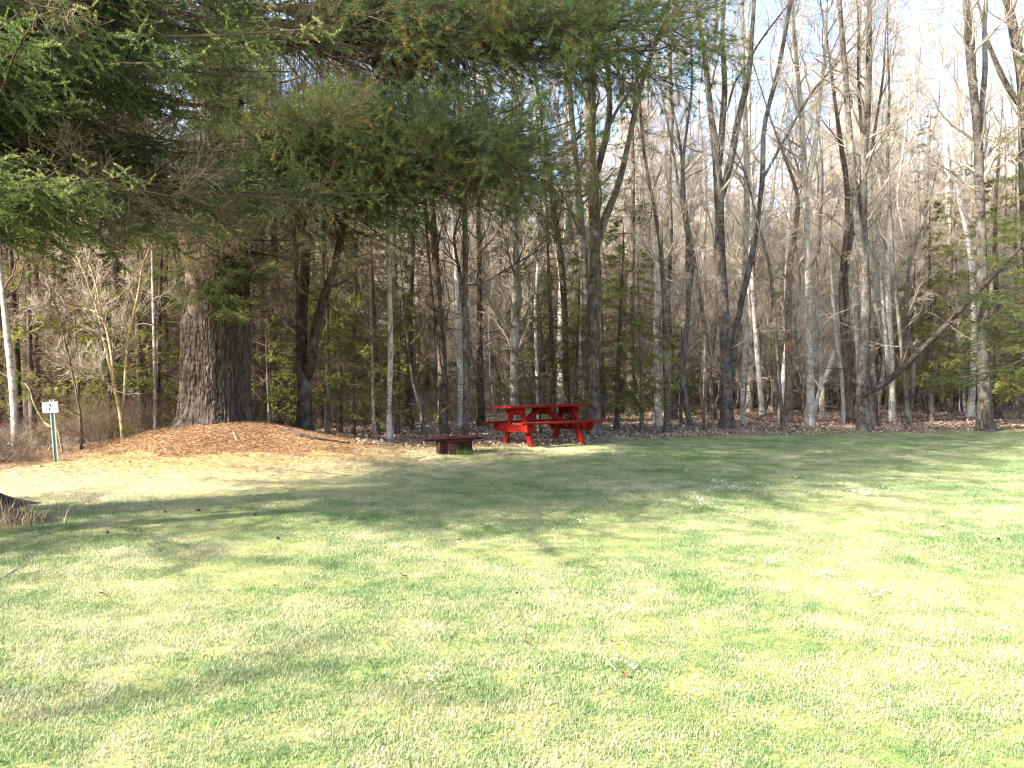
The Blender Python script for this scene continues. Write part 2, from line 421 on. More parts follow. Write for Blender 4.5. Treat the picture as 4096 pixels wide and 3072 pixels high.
# ------------------------------------------------------------------ plant geometry
def unit(v): return v / (np.linalg.norm(v, axis=-1, keepdims=True) + 1e-9)
def resample(P, Rr, K):
    d = np.concatenate([[0], np.cumsum(np.linalg.norm(np.diff(P, axis=0), axis=1))])
    s = np.linspace(0, d[-1], K)
    # Catmull-like smoothing: interpolate then relax
    Q = np.stack([np.interp(s, d, P[:, i]) for i in range(3)], -1)
    for _ in range(2):
        Q[1:-1] = 0.25 * Q[:-2] + 0.5 * Q[1:-1] + 0.25 * Q[2:]
    return Q, np.interp(s, d, Rr)
def spawn(P, Rr, n, t0, t1, ang, L, rf, K, up, wob, lt=0.5, rmin=0.0035, rmax=1.0, side=None):
    N, K0, _ = P.shape
    t = rng.uniform(t0, t1, (N, n)); x = t * (K0 - 1); i = np.minimum(x.astype(int), K0 - 2); f = (x - i)[..., None]
    ar = np.arange(N)[:, None]
    st = P[ar, i] * (1 - f) + P[ar, i + 1] * f
    tg = unit(P[ar, i + 1] - P[ar, i])
    r0 = Rr[ar, i] * (1 - f[..., 0]) + Rr[ar, i + 1] * f[..., 0]
    v = rng.normal(size=(N, n, 3)); pr = unit(v - (v * tg).sum(-1, keepdims=True) * tg)
    a = rng.uniform(ang[0], ang[1], (N, n, 1))
    d = tg * np.cos(a) + pr * np.sin(a)
    ln = (np.asarray(L).reshape(-1, 1) if np.ndim(L) else L) * rng.uniform(0.55, 1.2, (N, n)) * (1 - lt * t)
    out = [st]; cur = st
    for k in range(K - 1):
        cur = cur + d * (ln / (K - 1))[..., None]; out.append(cur)
        d = unit(d + np.array([0, 0, up]) + rng.normal(size=d.shape) * wob)
    Pn = np.stack(out, 2).reshape(N * n, K, 3)
    rr = np.clip(r0 * rf, rmin, rmax).reshape(-1, 1) * np.linspace(1, 0.25, K)[None]
    return Pn, np.maximum(rr, rmin * 0.7)

def crown_mesh(name, P, Rr, m, n1=12, n2_=5, n3=5, L1=2.0, t0=0.3, up=0.12, a1=(0.5, 0.95), r3=0.0035, t1=0.98, wide=0):
    g = G(); n1 = int(n1 * 1.6); n2_ += 1
    A, ra = spawn(P, Rr, n1, t0, t1, a1, L1, 0.42, 8, up * 0.8, 0.19, lt=0.55, rmin=0.006, rmax=0.035)
    g.tubes(A, ra, 5, tone=rng.uniform(0.1, 0.5, len(A)))
    B, rb = spawn(A, ra, n2_, 0.2, 0.97, (0.4, 0.9), L1 * 0.42, 0.55, 5, up * 0.6, 0.14, lt=0.5, rmin=0.004)
    g.tubes(B, rb, 3, tone=rng.uniform(0.2, 0.7, len(B)))
    if wide:
        W_, rw = spawn(P, Rr * 0 + 0.02, wide, 0.08, 0.85, (0.8, 1.5), L1 * 1.1, 0.5, 9, 0.045, 0.16, lt=0.3, rmin=0.005, rmax=0.012)
        g.tubes(W_, rw, 4, tone=rng.uniform(0.1, 0.6, len(W_)))
        X_, rx = spawn(W_, rw, 6, 0.15, 1.0, (0.4, 1.0), L1 * 0.36, 0.6, 5, 0.03, 0.16, lt=0.4, rmin=0.0035)
        g.tubes(X_, rx, 3, tone=rng.uniform(0.2, 0.7, len(X_)))
        Y_, ry = spawn(X_, rx, 4, 0.15, 1.0, (0.4, 1.0), L1 * 0.15, 0.7, 3, 0.03, 0.16, lt=0.4, rmin=r3)
        g.tubes(Y_, ry, 3, tone=rng.uniform(0.3, 0.9, len(Y_)))
    if n3:
        C_, rc = spawn(B, rb, n3, 0.15, 1.0, (0.4, 0.9), L1 * 0.2, 0.6, 3, up * 0.6, 0.12, lt=0.4, rmin=r3)
        g.tubes(C_, rc, 3, tone=rng.uniform(0.3, 0.9, len(C_)))
    return g.mesh(name, m)

def trunk_mesh(name, P, Rr, m, sides=12, rough=0.07, flare=True, K=34):
    """one stem, P world or local points"""
    P, Rr = resample(np.asarray(P, float), np.asarray(Rr, float), K)
    g = G(); th = np.arange(sides) / sides * 2 * math.pi
    T = unit(np.gradient(P, axis=0)); A = unit(np.cross(T, np.array([0, 1.0, 0.05]))); B = np.cross(T, A)
    rr = Rr[:, None] * np.ones((1, sides))
    hgt = P[:, 2] - P[0, 2]
    if not flare: rr[:3] *= np.array([0.35, 0.75, 0.95])[:, None]
    if flare: rr = rr * (1 + (0.5 * np.exp(-np.abs(hgt) / 0.16))[:, None] * (1 + 0.5 * np.cos(th * 4 + 1)[None]))
    V = P[:, None] + rr[..., None] * (A[:, None] * np.cos(th)[None, :, None] + B[:, None] * np.sin(th)[None, :, None])
    rn = vnoise(V * np.array([7, 7, 3.0]), 5) - 0.5
    V = V + (V - P[:, None]) * (rn[..., None] * rough * 2)
    q = []
    k = np.arange(K - 1)[:, None] * sides; j = np.arange(sides)[None]; j2 = (j + 1) % sides
    q = np.stack([k + j, k + j2, k + sides + j2, k + sides + j], -1).reshape(-1, 4)
    g.add(V.reshape(-1, 3), q)
    c = P[-1] + T[-1] * Rr[-1] * 0.4
    g.add(np.concatenate([V[-1], c[None]]), t=[(a, (a + 1) % sides, sides) for a in range(sides)])
    return g.mesh(name, m), P, Rr

def stem(*pieces, d, flip=0.25, ext=4.0, wl=None, seed=0, snap=True):
    """pieces: (region, [(u, v, width)...]) -> world polyline and radii at depth d"""
    pts = []
    for reg, lst in pieces:
        for u, v, wd in lst:
            px, py = reg(u, v); pts.append((px, py, wd / SCALE[reg]))
    n = len(pts); off = np.cumsum(np.random.default_rng(seed + int(pts[0][0])).normal(size=n)) * flip / math.sqrt(n)
    off -= off[0]
    P = np.array([at(px, py, d + o) for (px, py, _), o in zip(pts, off)])
    Rr = np.array([wd / F * (d + o) / 2 for (_, _, wd), o in zip(pts, off)])
    if snap:
        z = float(H(P[0, 0], P[0, 1])); P[0, 2] = z - 0.12
    if ext:
        dr = unit(P[-1] - P[-3] if n > 2 else P[-1] - P[-2]); dr = unit(dr + np.array([0, 0, 0.4]))
        for k in range(1, 4):
            P = np.vstack([P, P[-1] + dr * ext / 3 + rng.normal(size=3) * 0.08]); Rr = np.append(Rr, Rr[-1] * 0.6)
    return P, Rr * 0.93

HERO_XY = []
def hero(label, stems, bmat, tmat, n1=12, n2_=5, n3=5, L1=2.0, t0=0.3, up=0.12, sides=12, cat='tree', name='bare_tree', a1=(0.5, 0.95), crown=True, extra_parts=()):
    base = stems[0][0][0].copy(); base[2] += 0.12
    HERO_XY.append(base[:2])
    root = thing(name, label, cat, base, group=None)
    Ps, Rs = [], []
    eye = np.array((0, 0, EYE)); done = []
    for k, (P, Rr) in enumerate(stems):
        if k:
            best = None
            for Q in done:
                Qd, _ = resample(Q, np.zeros(len(Q)), 60)
                a = Qd - eye; b = P[0] - eye
                dd = np.linalg.norm(a / a[:, 1:2] - b / b[1], axis=1); j = int(dd.argmin())
                if best is None or dd[j] < best[0]: best = (dd[j], Qd[j, 1])
            if best[0] < 0.03:
                f_ = best[1] / P[0, 1]; P = eye + (P - eye) * f_; Rr = Rr * f_
        done.append(P)
        P = P - base
        me, Pp, Rp = trunk_mesh('trunk', P, Rr, bmat, sides=sides if k == 0 else max(8, sides - 2), flare=(k == 0))
        link('trunk' if k == 0 else 'stem', me, root)
        Ps.append(Pp); Rs.append(Rp)
    if crown:
        c = link('crown', crown_mesh('crown', np.array(Ps), np.array(Rs), tmat, n1, n2_, n3, L1, t0, up, a1, wide=7 if sides > 8 else 3), root)
    return root

def D(py): return 5098.0 / (py - 1450)
ST = {}
# ---- the front row of bare trees, right half of the place
hero('large grey maple in the right half forking into several tall stems from its low trunk', [
    stem((r6, [(458, 1205, 92), (450, 1000, 74), (445, 700, 68), (430, 400, 66), (412, 100, 62)]), (r3, [(410, 1200, 60), (398, 950, 56), (375, 800, 44), (350, 600, 38), (335, 450, 36), (330, 330, 30), (290, 150, 28), (265, 0, 26)]), d=19),
    stem((r3, [(412, 1000, 50), (416, 930, 46), (425, 750, 40), (445, 550, 38), (435, 350, 32), (425, 200, 28), (440, 0, 26)]), d=19.0, snap=False),
    stem((r3, [(425, 1200, 40), (445, 1080, 48), (490, 900, 45), (520, 700, 42), (560, 560, 38), (595, 400, 32), (600, 200, 28), (620, 0, 24)]), d=18.9, snap=False),
    stem((r3, [(350, 370, 24), (372, 290, 24), (385, 250, 24), (400, 120, 20), (390, 0, 16)]), d=18.9, snap=False),
    stem((r6, [(470, 1000, 52), (485, 850, 52), (500, 640, 42), (540, 450, 42), (590, 250, 40), (620, 100, 36)]), (r3, [(650, 1200, 34), (675, 1050, 34), (665, 850, 32), (658, 740, 28), (700, 640, 30), (745, 480, 28), (775, 350, 26), (800, 180, 26), (835, 0, 24)]), d=18.8, snap=False),
    stem((r3, [(672, 1055, 20), (700, 1000, 20), (770, 870, 18), (870, 690, 16), (960, 540, 18), (1100, 380, 14), (1240, 240, 10)]), d=18.8, snap=False, ext=0),
    stem((r3, [(455, 660, 16), (500, 480, 14), (560, 400, 14), (640, 260, 14), (720, 150, 12), (800, 50, 10), (840, 0, 8)]), d=19, snap=False, ext=1.5),
], GREY, TWIG, n1=8, L1=2.0)
hero('pale grey straight trunk with dark knots between the forked maple and the twin trunk', [
    stem((r6, [(945, 1160, 56), (950, 950, 50), (940, 700, 42), (940, 400, 42), (930, 200, 38)]), (r3, [(925, 1300, 40), (920, 1100, 38), (905, 900, 36), (900, 700, 34), (880, 500, 28), (860, 300, 24), (840, 0, 18)]), d=20),
    stem((r3, [(922, 1120, 30), (965, 1000, 28), (985, 820, 30), (1000, 600, 26), (1030, 400, 24), (1040, 200, 22), (1045, 0, 20)]), d=20, snap=False),
], PALE, TWIG, n1=12)
hero('dark flaky split trunk with two blackish stems leaning left behind the twin grey trunk', [
    stem((r6, [(1190, 1145, 50), (1170, 900, 38), (1150, 750, 34), (1130, 500, 30), (1122, 350, 28)]), (r3, [(1150, 1500, 30), (1175, 1200, 32), (1160, 1000, 32), (1130, 900, 30), (1110, 700, 24), (1080, 500, 20), (1060, 300, 14)]), d=20.5),
    stem((r6, [(1185, 880, 30), (1172, 700, 36), (1165, 500, 34), (1150, 270, 30), (1185, 100, 36)]), (r3, [(1195, 1331, 32), (1230, 1150, 26), (1300, 980, 22), (1340, 700, 18), (1380, 480, 14)]), d=20.3, snap=False),
], BROWN, TWIGB, n1=7)
hero('twin grey trunk rising from the hollow stump that carries the leaning log', [
    stem((r6, [(1272, 1190, 80), (1255, 1000, 76), (1250, 880, 74), (1270, 650, 62), (1280, 480, 58), (1270, 200, 54)]), (r3, [(1255, 1331, 50), (1265, 1100, 44), (1262, 900, 40), (1280, 750, 44), (1295, 500, 38), (1295, 250, 36), (1300, 0, 30)]), d=18.6),
    stem((r6, [(1272, 230, 40), (1250, 130, 46)]), (r3, [(1240, 1400, 48), (1205, 1200, 44), (1195, 1000, 46), (1185, 850, 42), (1165, 600, 36), (1155, 400, 34), (1130, 150, 30), (1120, 0, 28)]), d=18.5, snap=False),
    stem((r3, [(1262, 900, 20), (1240, 620, 18), (1230, 400, 16), (1235, 150, 14)]), d=18.7, snap=False, ext=1.5),
], GREY, TWIG, n1=12, L1=2.2)
hero('slim grey double stem standing right of the twin trunk and left of the firs', [
    stem((r6, [(1540, 1150, 40), (1510, 950, 26), (1480, 650, 24), (1450, 350, 22), (1430, 150, 22)]), (r3, [(1418, 1200, 20), (1400, 900, 18), (1420, 600, 14)]), d=19.2),
    stem((r6, [(1542, 1120, 26), (1556, 1000, 26), (1562, 800, 26), (1522, 600, 22), (1510, 450, 20), (1530, 250, 18), (1570, 100, 16), (1620, 0, 12)]), d=19.1, snap=False, ext=2),
], GREY, TWIG, n1=9, L1=1.6)
hero('tall straight bluish grey trunk at the right in front of the dark firs', [
    stem((r6, [(1985, 1195, 96), (1975, 900, 74), (1970, 600, 72), (1965, 300, 66)]), (r3, [(1955, 1331, 56), (1950, 1100, 54), (1945, 900, 52), (1935, 700, 50), (1905, 500, 50), (1895, 300, 58), (1885, 100, 50), (1870, 0, 40)]), d=18.4),
    stem((r3, [(1948, 900, 30), (1965, 600, 32), (1985, 400, 32), (1975, 200, 26), (1990, 0, 24)]), d=18.4, snap=False),
], GREY, TWIG, n1=14, L1=2.4, t0=0.4)
hero('white birch leaning slightly left of the bluish trunk among firs', [
    stem((r6, [(1895, 1040, 42), (1915, 800, 38), (1920, 600, 36), (1910, 300, 34), (1890, 100, 30)]), (r3, [(1830, 1200, 28), (1790, 900, 24), (1750, 650, 20), (1700, 300, 16)]), d=24)], BIRCH, TWIG, n1=9)
hero('white birch rising behind the low fir branches at the right', [
    stem((r6, [(1850, 1020, 34), (1830, 700, 32), (1795, 350, 32), (1770, 0, 34)]), (r3, [(1765, 1100, 34), (1750, 900, 30), (1740, 650, 26), (1735, 500, 22)]), d=26)], BIRCH, TWIG, n1=9)
hero('dark reddish trunk leaning across the top right corner above the firs', [
    stem((r6, [(2290, 1150, 80), (2270, 600, 70), (2240, 200, 66)]), (r3, [(2215, 1200, 64), (2210, 800, 60), (2205, 500, 60), (2185, 330, 58), (2150, 180, 56), (2110, 0, 50)]), d=19.5),
    stem((r3, [(2205, 660, 34), (2130, 540, 34), (2075, 440, 32), (2030, 330, 28), (1985, 220, 22), (1960, 80, 16)]), d=19.3, snap=False),
], BROWN, TWIG, n1=12, L1=2.4)
hero('thin straight grey sapling just right of the forked maple, its top curving left', [
    stem((r6, [(792, 1205, 28), (770, 1000, 26), (750, 700, 22), (735, 500, 20), (715, 300, 20), (712, 250, 20), (660, 60, 16)]), (r3, [(640, 1331, 15), (600, 1150, 13), (540, 950, 11)]), d=18.9, ext=1.5)], GREY, TWIG, n1=10, L1=1.3, sides=8)
hero('dark slender trunk at the left end of the right-hand row, nearest the lawn edge', [
    stem((r6, [(105, 1235, 50), (100, 1000, 40), (90, 700, 36), (85, 450, 32), (72, 200, 26), (45, 0, 24)]), (r3, [(20, 1200, 22), (-40, 900, 20), (-60, 600, 16)]), d=18.0)], BROWN, TWIG, n1=11, L1=1.8)
hero('pale tan trunk close behind the dark slender one left of the forked maple', [
    stem((r6, [(50, 1195, 48), (45, 900, 42), (30, 650, 36), (48, 400, 32), (30, 100, 28)]), (r2, [(2090, 1250, 28), (2060, 1000, 24), (1990, 820, 20), (1930, 640, 16)]), d=19.6)], PALE, TWIG, n1=11, L1=1.8)
hero('grey trunk half hidden between the dark slender trunk and the forked maple', [
    stem((r6, [(145, 1110, 40), (135, 800, 34), (102, 500, 28), (120, 200, 26), (130, 0, 24)]), (r3, [(110, 1100, 22), (140, 700, 18), (120, 400, 14)]), d=22.5)], GREY, TWIG, n1=11)
hero('pale s-curved trunk just right of the forked maple', [
    stem((r6, [(552, 1130, 26), (540, 950, 34), (572, 750, 36), (565, 500, 32), (552, 350, 30), (570, 100, 38)]), (r3, [(575, 1200, 40), (570, 1000, 36), (565, 700, 30), (555, 400, 24), (545, 100, 18)]), d=20.6)], PALE, TWIG, n1=11)
hero('pale leaning trunk with mottled bark right behind the s-curved one', [
    stem((r6, [(668, 1060, 36), (640, 850, 30), (625, 650, 28), (608, 400, 26), (590, 100, 24)]), (r3, [(600, 1150, 22), (620, 800, 18)]), d=24.5)], BIRCH, TWIG, n1=9)
hero('reddish brown rough trunk behind the fallen logs, left of the pale knotty one', [
    stem((r6, [(820, 1120, 50), (822, 800, 46), (815, 500, 42), (826, 200, 38), (860, 50, 30)]), (r3, [(880, 1220, 26), (890, 1150, 26), (840, 1060, 20), (790, 900, 18), (730, 760, 14)]), d=21)], SNAGB, TWIG, n1=9)
hero('broken pale snag ending in a splintered orange top', [
    stem((r6, [(1020, 1085, 38), (1015, 800, 34), (1000, 600, 32), (998, 530, 30)]), d=22.5, ext=0)], PALE, TWIG, n1=3, n3=2, name='snag')
hero('pale trunk pair in the middle distance right of the twin grey trunk', [
    stem((r6, [(1432, 1115, 42), (1430, 800, 36), (1410, 500, 32), (1400, 200, 28), (1410, 0, 26)]), (r3, [(1420, 1100, 22), (1400, 800, 20), (1430, 400, 14)]), d=21.5),
    stem((r6, [(1425, 1000, 26), (1395, 700, 26), (1370, 400, 24), (1355, 100, 22)]), d=21.7, snap=False)], PALE, TWIG, n1=9)
hero('brown trunk at the far right half hidden behind the bluish trunk', [
    stem((r6, [(2062, 1120, 44), (2056, 800, 38), (2050, 500, 34), (2040, 100, 30)]), d=22.8)], BROWN, TWIG, n1=9)
hero('pale short trunk leaning right beside the dark flaky split trunk', [
    stem((r6, [(1150, 1090, 26), (1135, 900, 24), (1110, 740, 24), (1085, 500, 20)]), d=22)], BIRCH, TWIG, n1=7)
hero('slight brown sapling rooted on the leaf litter left of the forked maple', [
    stem((r6, [(320, 1245, 20), (318, 1050, 16), (355, 900, 14), (365, 800, 12), (390, 650, 10)]), d=18.2, ext=1.2)], BROWN, TWIGB, n1=7, L1=0.9, sides=7)
hero('pale brown trunk leaning left between the grey half hidden trunk and the forked maple', [
    stem((r6, [(385, 1110, 34), (350, 850, 30), (330, 650, 28), (290, 400, 24), (262, 200, 22), (230, 0, 20)]), (r3, [(180, 1200, 18), (140, 900, 16)]), d=22)], BROWN, TWIG, n1=9)
# ---- centre
hero('thick dark straight trunk directly behind the red picnic table', [
    stem((r5, [(1704, 1345, 92), (1700, 1000, 76), (1695, 700, 74), (1702, 400, 72), (1712, 0, 70)]), (r2, [(1700, 1250, 84), (1682, 1000, 68), (1680, 800, 64), (1685, 500, 66), (1690, 250, 66), (1700, 0, 64)]), d=17.2),
    stem((r5, [(1722, 160, 50), (1738, 60, 56)]), (r2, [(1745, 1430, 56), (1790, 1330, 50), (1850, 1200, 42), (1920, 900, 36), (1980, 600, 34), (2050, 350, 30), (2100, 250, 26), (2170, 100, 22)]), d=17.1, snap=False),
    stem((r2, [(1700, 1180, 50), (1730, 1040, 48), (1770, 900, 45), (1808, 700, 40), (1790, 500, 30), (1790, 280, 28), (1800, 0, 26)]), d=17.2, snap=False),
    stem((r2, [(1770, 860, 20), (1840, 700, 22), (1930, 570, 20), (2030, 420, 18), (2110, 250, 14), (2200, 120, 12)]), d=17, snap=False, ext=1)], BROWN, TWIGB, n1=8, L1=2.2)
hero('pale lit trunk behind the left end of the picnic table, broken off at a fork', [
    stem((r5, [(1197, 1290, 62), (1195, 1000, 58), (1195, 850, 56), (1200, 700, 60), (1205, 400, 58), (1200, 50, 58)]), (r2, [(1190, 1300, 56), (1180, 1140, 54)]), d=18.6, ext=0),
    stem((r2, [(1205, 1400, 44), (1218, 1280, 40), (1225, 1180, 38), (1235, 900, 32), (1230, 600, 28), (1250, 300, 24)]), d=18.5, snap=False)], PALE, TWIG, n1=9)
hero('smooth grey trunk in front of a white birch, between fire ring and picnic table', [
    stem((r5, [(882, 1345, 44), (895, 1100, 40), (890, 800, 36), (875, 550, 36), (890, 300, 38), (885, 0, 38)]), (r2, [(882, 1250, 34), (888, 1150, 34), (860, 900, 28), (840, 500, 24), (835, 0, 22)]), d=17.0),
    stem((r5, [(880, 520, 22), (862, 450, 24), (852, 300, 22), (830, 200, 20), (812, 60, 16)]), d=17, snap=False, ext=1.5),
    stem((r5, [(892, 385, 14), (950, 375, 16), (1050, 345, 14), (1130, 290, 14), (1200, 250, 13), (1330, 170, 11), (1420, 100, 8)]), d=16.9, snap=False, ext=0)], GREY, TWIGB, n1=9)
hero('white birch close behind the smooth grey trunk near the fire ring', [
    stem((r5, [(856, 1240, 44), (862, 1050, 42), (850, 850, 40), (840, 600, 40), (832, 300, 32), (815, 100, 28)]), d=19.6)], BIRCH, TWIG, n1=8)
hero('dark burled trunk standing right behind the fire ring with knobs on its side', [
    stem((r5, [(745, 1330, 76), (742, 1000, 66), (745, 850, 60), (728, 700, 60), (716, 500, 50), (705, 300, 50), (690, 100, 46)]), (r2, [(690, 1400, 40), (665, 1200, 34), (650, 900, 28)]), d=17.3),
    stem((r5, [(690, 760, 24), (688, 560, 26), (668, 400, 24), (655, 200, 22), (640, 60, 18)]), d=17.2, snap=False)], BROWN, TWIGB, n1=9)
hero('crooked whitish trunk left of the fire ring, lit by the sun', [
    stem((r5, [(410, 1385, 50), (408, 1250, 34), (398, 1100, 32), (420, 900, 38), (412, 700, 36), (410, 400, 32), (398, 100, 30)]), (r2, [(400, 1300, 26), (390, 1000, 22), (375, 600, 20), (370, 0, 18)]), d=15.8)], PALE, TWIGB, n1=10)
hero('thin pinkish sapling left of the crooked whitish trunk', [
    stem((r5, [(318, 1395, 28), (300, 1050, 22), (300, 850, 20), (292, 700, 16), (288, 400, 14), (285, 150, 12)]), d=15.9, ext=1.5)], SNAGB, TWIGB, n1=9, L1=1.2, sides=8)
hero('mottled trunk with a black shaded side left of the picnic table, behind the birch', [
    stem((r5, [(988, 1210, 60), (980, 900, 42), (975, 600, 38), (975, 300, 32), (970, 0, 30)]), (r2, [(965, 1200, 28), (970, 800, 24)]), d=20)], BROWN, TWIGB, n1=8)
hero('thin grey trunk leaning left behind the fire ring', [
    stem((r5, [(640, 1325, 30), (600, 1150, 26), (560, 1000, 24), (535, 850, 20), (510, 600, 16)]), d=16.8, ext=1.5)], GREY, TWIGB, n1=6, sides=8)
hero('dark trunk seen between pine boughs above the fire ring', [
    stem((r5, [(520, 1230, 60), (510, 800, 50), (540, 400, 46)]), (r2, [(560, 1200, 44), (545, 900, 42), (537, 600, 42), (535, 350, 44), (525, 200, 42), (530, 0, 36)]), d=20)], DARK, TWIGB, n1=10)
hero('dark trunk leaning left behind the middle of the picnic table', [
    stem((r5, [(1545, 1260, 44), (1520, 900, 42), (1515, 500, 42), (1490, 200, 42), (1470, 50, 40)]), (r2, [(1450, 1350, 38), (1425, 1150, 34), (1380, 800, 30), (1330, 500, 26), (1300, 200, 22)]), d=19.5)], DARK, TWIGB, n1=10)
hero('broad grey trunk touching the left side of the thick dark trunk', [
    stem((r5, [(1655, 1240, 60), (1650, 800, 56), (1640, 300, 60), (1620, 0, 52)]), (r2, [(1600, 1200, 46), (1575, 900, 40), (1545, 600, 36), (1540, 250, 34), (1535, 0, 30)]), d=21)], GREY, TWIGB, n1=10)
hero('slender pale twisting stem above the middle of the picnic table', [
    stem((r5, [(1350, 1250, 26), (1340, 900, 24), (1325, 500, 22), (1345, 320, 22), (1352, 0, 20)]), (r2, [(1365, 1200, 18), (1380, 900, 16)]), d=18.8)], BIRCH, TWIG, n1=9)
hero('pair of small dark stems under the picnic table, just behind it', [
    stem((r5, [(1366, 1385, 26), (1362, 1250, 22), (1355, 1000, 18), (1370, 700, 14)]), d=17.2, ext=1),
    stem((r5, [(1332, 1380, 18), (1322, 1250, 14), (1310, 1050, 12)]), d=17.2, ext=1)], BROWN, TWIGB, n1=6, L1=0.8, sides=8)
# ---- left
hero('double stemmed dark cherry with scaly bark right of the huge pine', [
    stem((r4, [(1925, 1345, 120), (1925, 1150, 96), (1920, 980, 92), (1905, 800, 84), (1905, 600, 78), (1915, 400, 70), (1940, 200, 62), (1950, 0, 58)]), (r2, [(-120, 1400, 40), (-100, 1250, 36)]), d=15.6),
    stem((r4, [(1945, 1000, 76), (1972, 800, 72), (1998, 620, 64), (2045, 460, 60), (2085, 350, 54), (2120, 260, 50)]), (r2, [(110, 1400, 44), (170, 1300, 36), (210, 1200, 30)]), d=15.5, snap=False, ext=2)], DARK, TWIGB, n1=7, sides=16)
hero('pale birch pair at the far left beyond the number sign', [
    stem((r4, [(108, 1450, 54), (80, 1000, 46), (62, 850, 44), (40, 650, 40), (20, 450, 36), (0, 300, 34), (-20, 0, 28)]), d=13.2)], PALE, TWIGB, n1=9, L1=1.3)
hero('tan three-stemmed shrub spreading upward between the sign and the huge pine', [
    stem((r4, [(782, 1355, 30), (765, 1200, 28), (735, 1070, 24), (700, 900, 22), (670, 800, 20), (640, 640, 18), (618, 540, 18), (570, 410, 15), (530, 290, 14), (470, 170, 10)]), d=14.0, ext=0.8),
    stem((r4, [(770, 1170, 18), (785, 1100, 18), (795, 850, 18), (822, 650, 18), (850, 540, 18), (880, 400, 16), (900, 240, 14), (950, 150, 10)]), d=13.9, snap=False, ext=0.8),
    stem((r4, [(722, 1000, 16), (712, 880, 18), (680, 680, 16), (640, 560, 15), (620, 430, 13), (585, 300, 12), (530, 160, 9)]), d=14.1, snap=False, ext=0.8),
    stem((r4, [(722, 1030, 14), (640, 960, 14), (560, 905, 12), (455, 875, 9)]), d=13.9, snap=False, ext=0),
    stem((r4, [(612, 548, 10), (540, 530, 9), (440, 515, 8), (360, 505, 7), (240, 492, 6)]), d=13.9, snap=False, ext=0)], TAN, TWIG, n1=12, L1=0.9, t0=0.25, sides=8, cat='shrub', name='bare_shrub')
hero('thin whitish sapling halfway between the tan shrub and the huge pine', [
    stem((r4, [(985, 1310, 30), (982, 1000, 26), (972, 600, 24), (965, 300, 22), (962, 100, 20)]), d=15.3)], PALE, TWIG, n1=12, L1=1.4, t0=0.15, sides=8, a1=(0.9, 1.5))
hero('slight dark sapling just right of the number sign', [
    stem((r4, [(515, 1385, 18), (508, 1200, 16), (480, 1050, 14), (440, 850, 13), (400, 700, 11), (370, 540, 9)]), d=13.4, ext=0.8)], BROWN, TWIGB, n1=8, L1=0.8, sides=7)
hero('leaning forked dead sapling crossing behind the sign post', [
    stem((r4, [(405, 1435, 14), (370, 1300, 14), (290, 1260, 14), (240, 1180, 14), (205, 1110, 12)]), d=13.3, ext=0.3)], TAN, TWIGB, n1=5, L1=0.5, sides=7, t0=0.2)
hero('grey trunk in the shade at the very left edge behind the pale birch', [
    stem((r4, [(135, 1400, 42), (115, 1000, 40), (100, 700, 36), (75, 300, 30)]), d=15.5)], DARK, TWIGB, n1=8)

# ------------------------------------------------------------------ leaning log, fallen logs, branches
def log_thing(name, label, pts, radii, m, cat, sides=12, twigs=0):
    pts = np.array(pts, float); base = pts[0].copy()
    root = thing(name, label, cat, base)
    me, P, Rr = trunk_mesh('trunk', pts - base, radii, m, sides=sides, flare=False, K=26, rough=0.12)
    link('trunk', me, root)
    if twigs:
        link('twigs', crown_mesh('twigs', P[None], Rr[None], TWIGB, twigs, 3, 2, 0.6, 0.1, 0.05), root, kind='stuff')
    return root
lg = [(1250, 1025, 36), (1330, 975, 42), (1450, 892, 40), (1600, 742, 38), (1750, 600, 33), (1880, 450, 29), (2000, 335, 27), (2212, 110, 24), (2400, -120, 20)]
P, Rr = stem((r6, lg), d=18.2, flip=0.1, snap=False, ext=0)
log_thing('leaning_log', 'long dark fallen trunk leaning up to the right from the hollow stump', P, Rr, DARK, 'fallen trunk', twigs=8)
# hollow stump beside the twin trunk
g = G(); c0 = ground_at(*r6(1300, 1190)); th = np.linspace(0, 2 * math.pi, 20, endpoint=False)
rng_ = np.random.default_rng(3); tops = 0.55 + 0.35 * rng_.random(20)
ring = lambda r, z: np.stack([r * np.cos(th) * (1 + 0.12 * np.cos(3 * th)), r * np.sin(th), z * np.ones(20)], -1)
L_ = [ring(0.27, -0.1), ring(0.2, 0.12), ring(0.17, 0.4), ring(0.165, tops), ring(0.11, tops - 0.02), ring(0.1, 0.2)]
g.add(np.concatenate(L_), [(k * 20 + j, k * 20 + (j + 1) % 20, (k + 1) * 20 + (j + 1) % 20, (k + 1) * 20 + j) for k in range(5) for j in range(20)])
tag(link('stump', g.mesh('stump', DARK), loc=c0), 'jagged hollow stump under the foot of the leaning log', 'stump')
def lay(pxs, wd, lift=0.0, wig=0.02):
    pts = []; rr = []
    for (px, py), w_ in zip(pxs, wd):
        p = ground_at(px, py); r = w_ / F * p[1] / 2; p[2] += r * 0.7 + lift; pts.append(p); rr.append(r)
    return pts, rr
P, Rr = lay([r6(515, 1085), r6(600, 1080), r6(690, 1083), r6(770, 1090)], [15, 17, 16, 12]); log_thing('fallen_log', 'mossy fallen log on the leaves between the forked maple and the reddish trunk', P, Rr, BROWN, 'log')
P, Rr = lay([r6(835, 1098), r6(920, 1085), r6(1030, 1090), r6(1160, 1100)], [13, 15, 13, 9]); log_thing('fallen_log', 'grey fallen log behind the pale knotty trunk', P, Rr, GREY, 'log', twigs=5)
P, Rr = lay([r6(520, 1105), r6(580, 1140), r6(650, 1155), r6(735, 1168)], [5, 7, 6, 4]); log_thing('fallen_branch', 'crooked dark branch on the litter right of the forked maple', P, Rr, DARK, 'branch', sides=7, twigs=4)
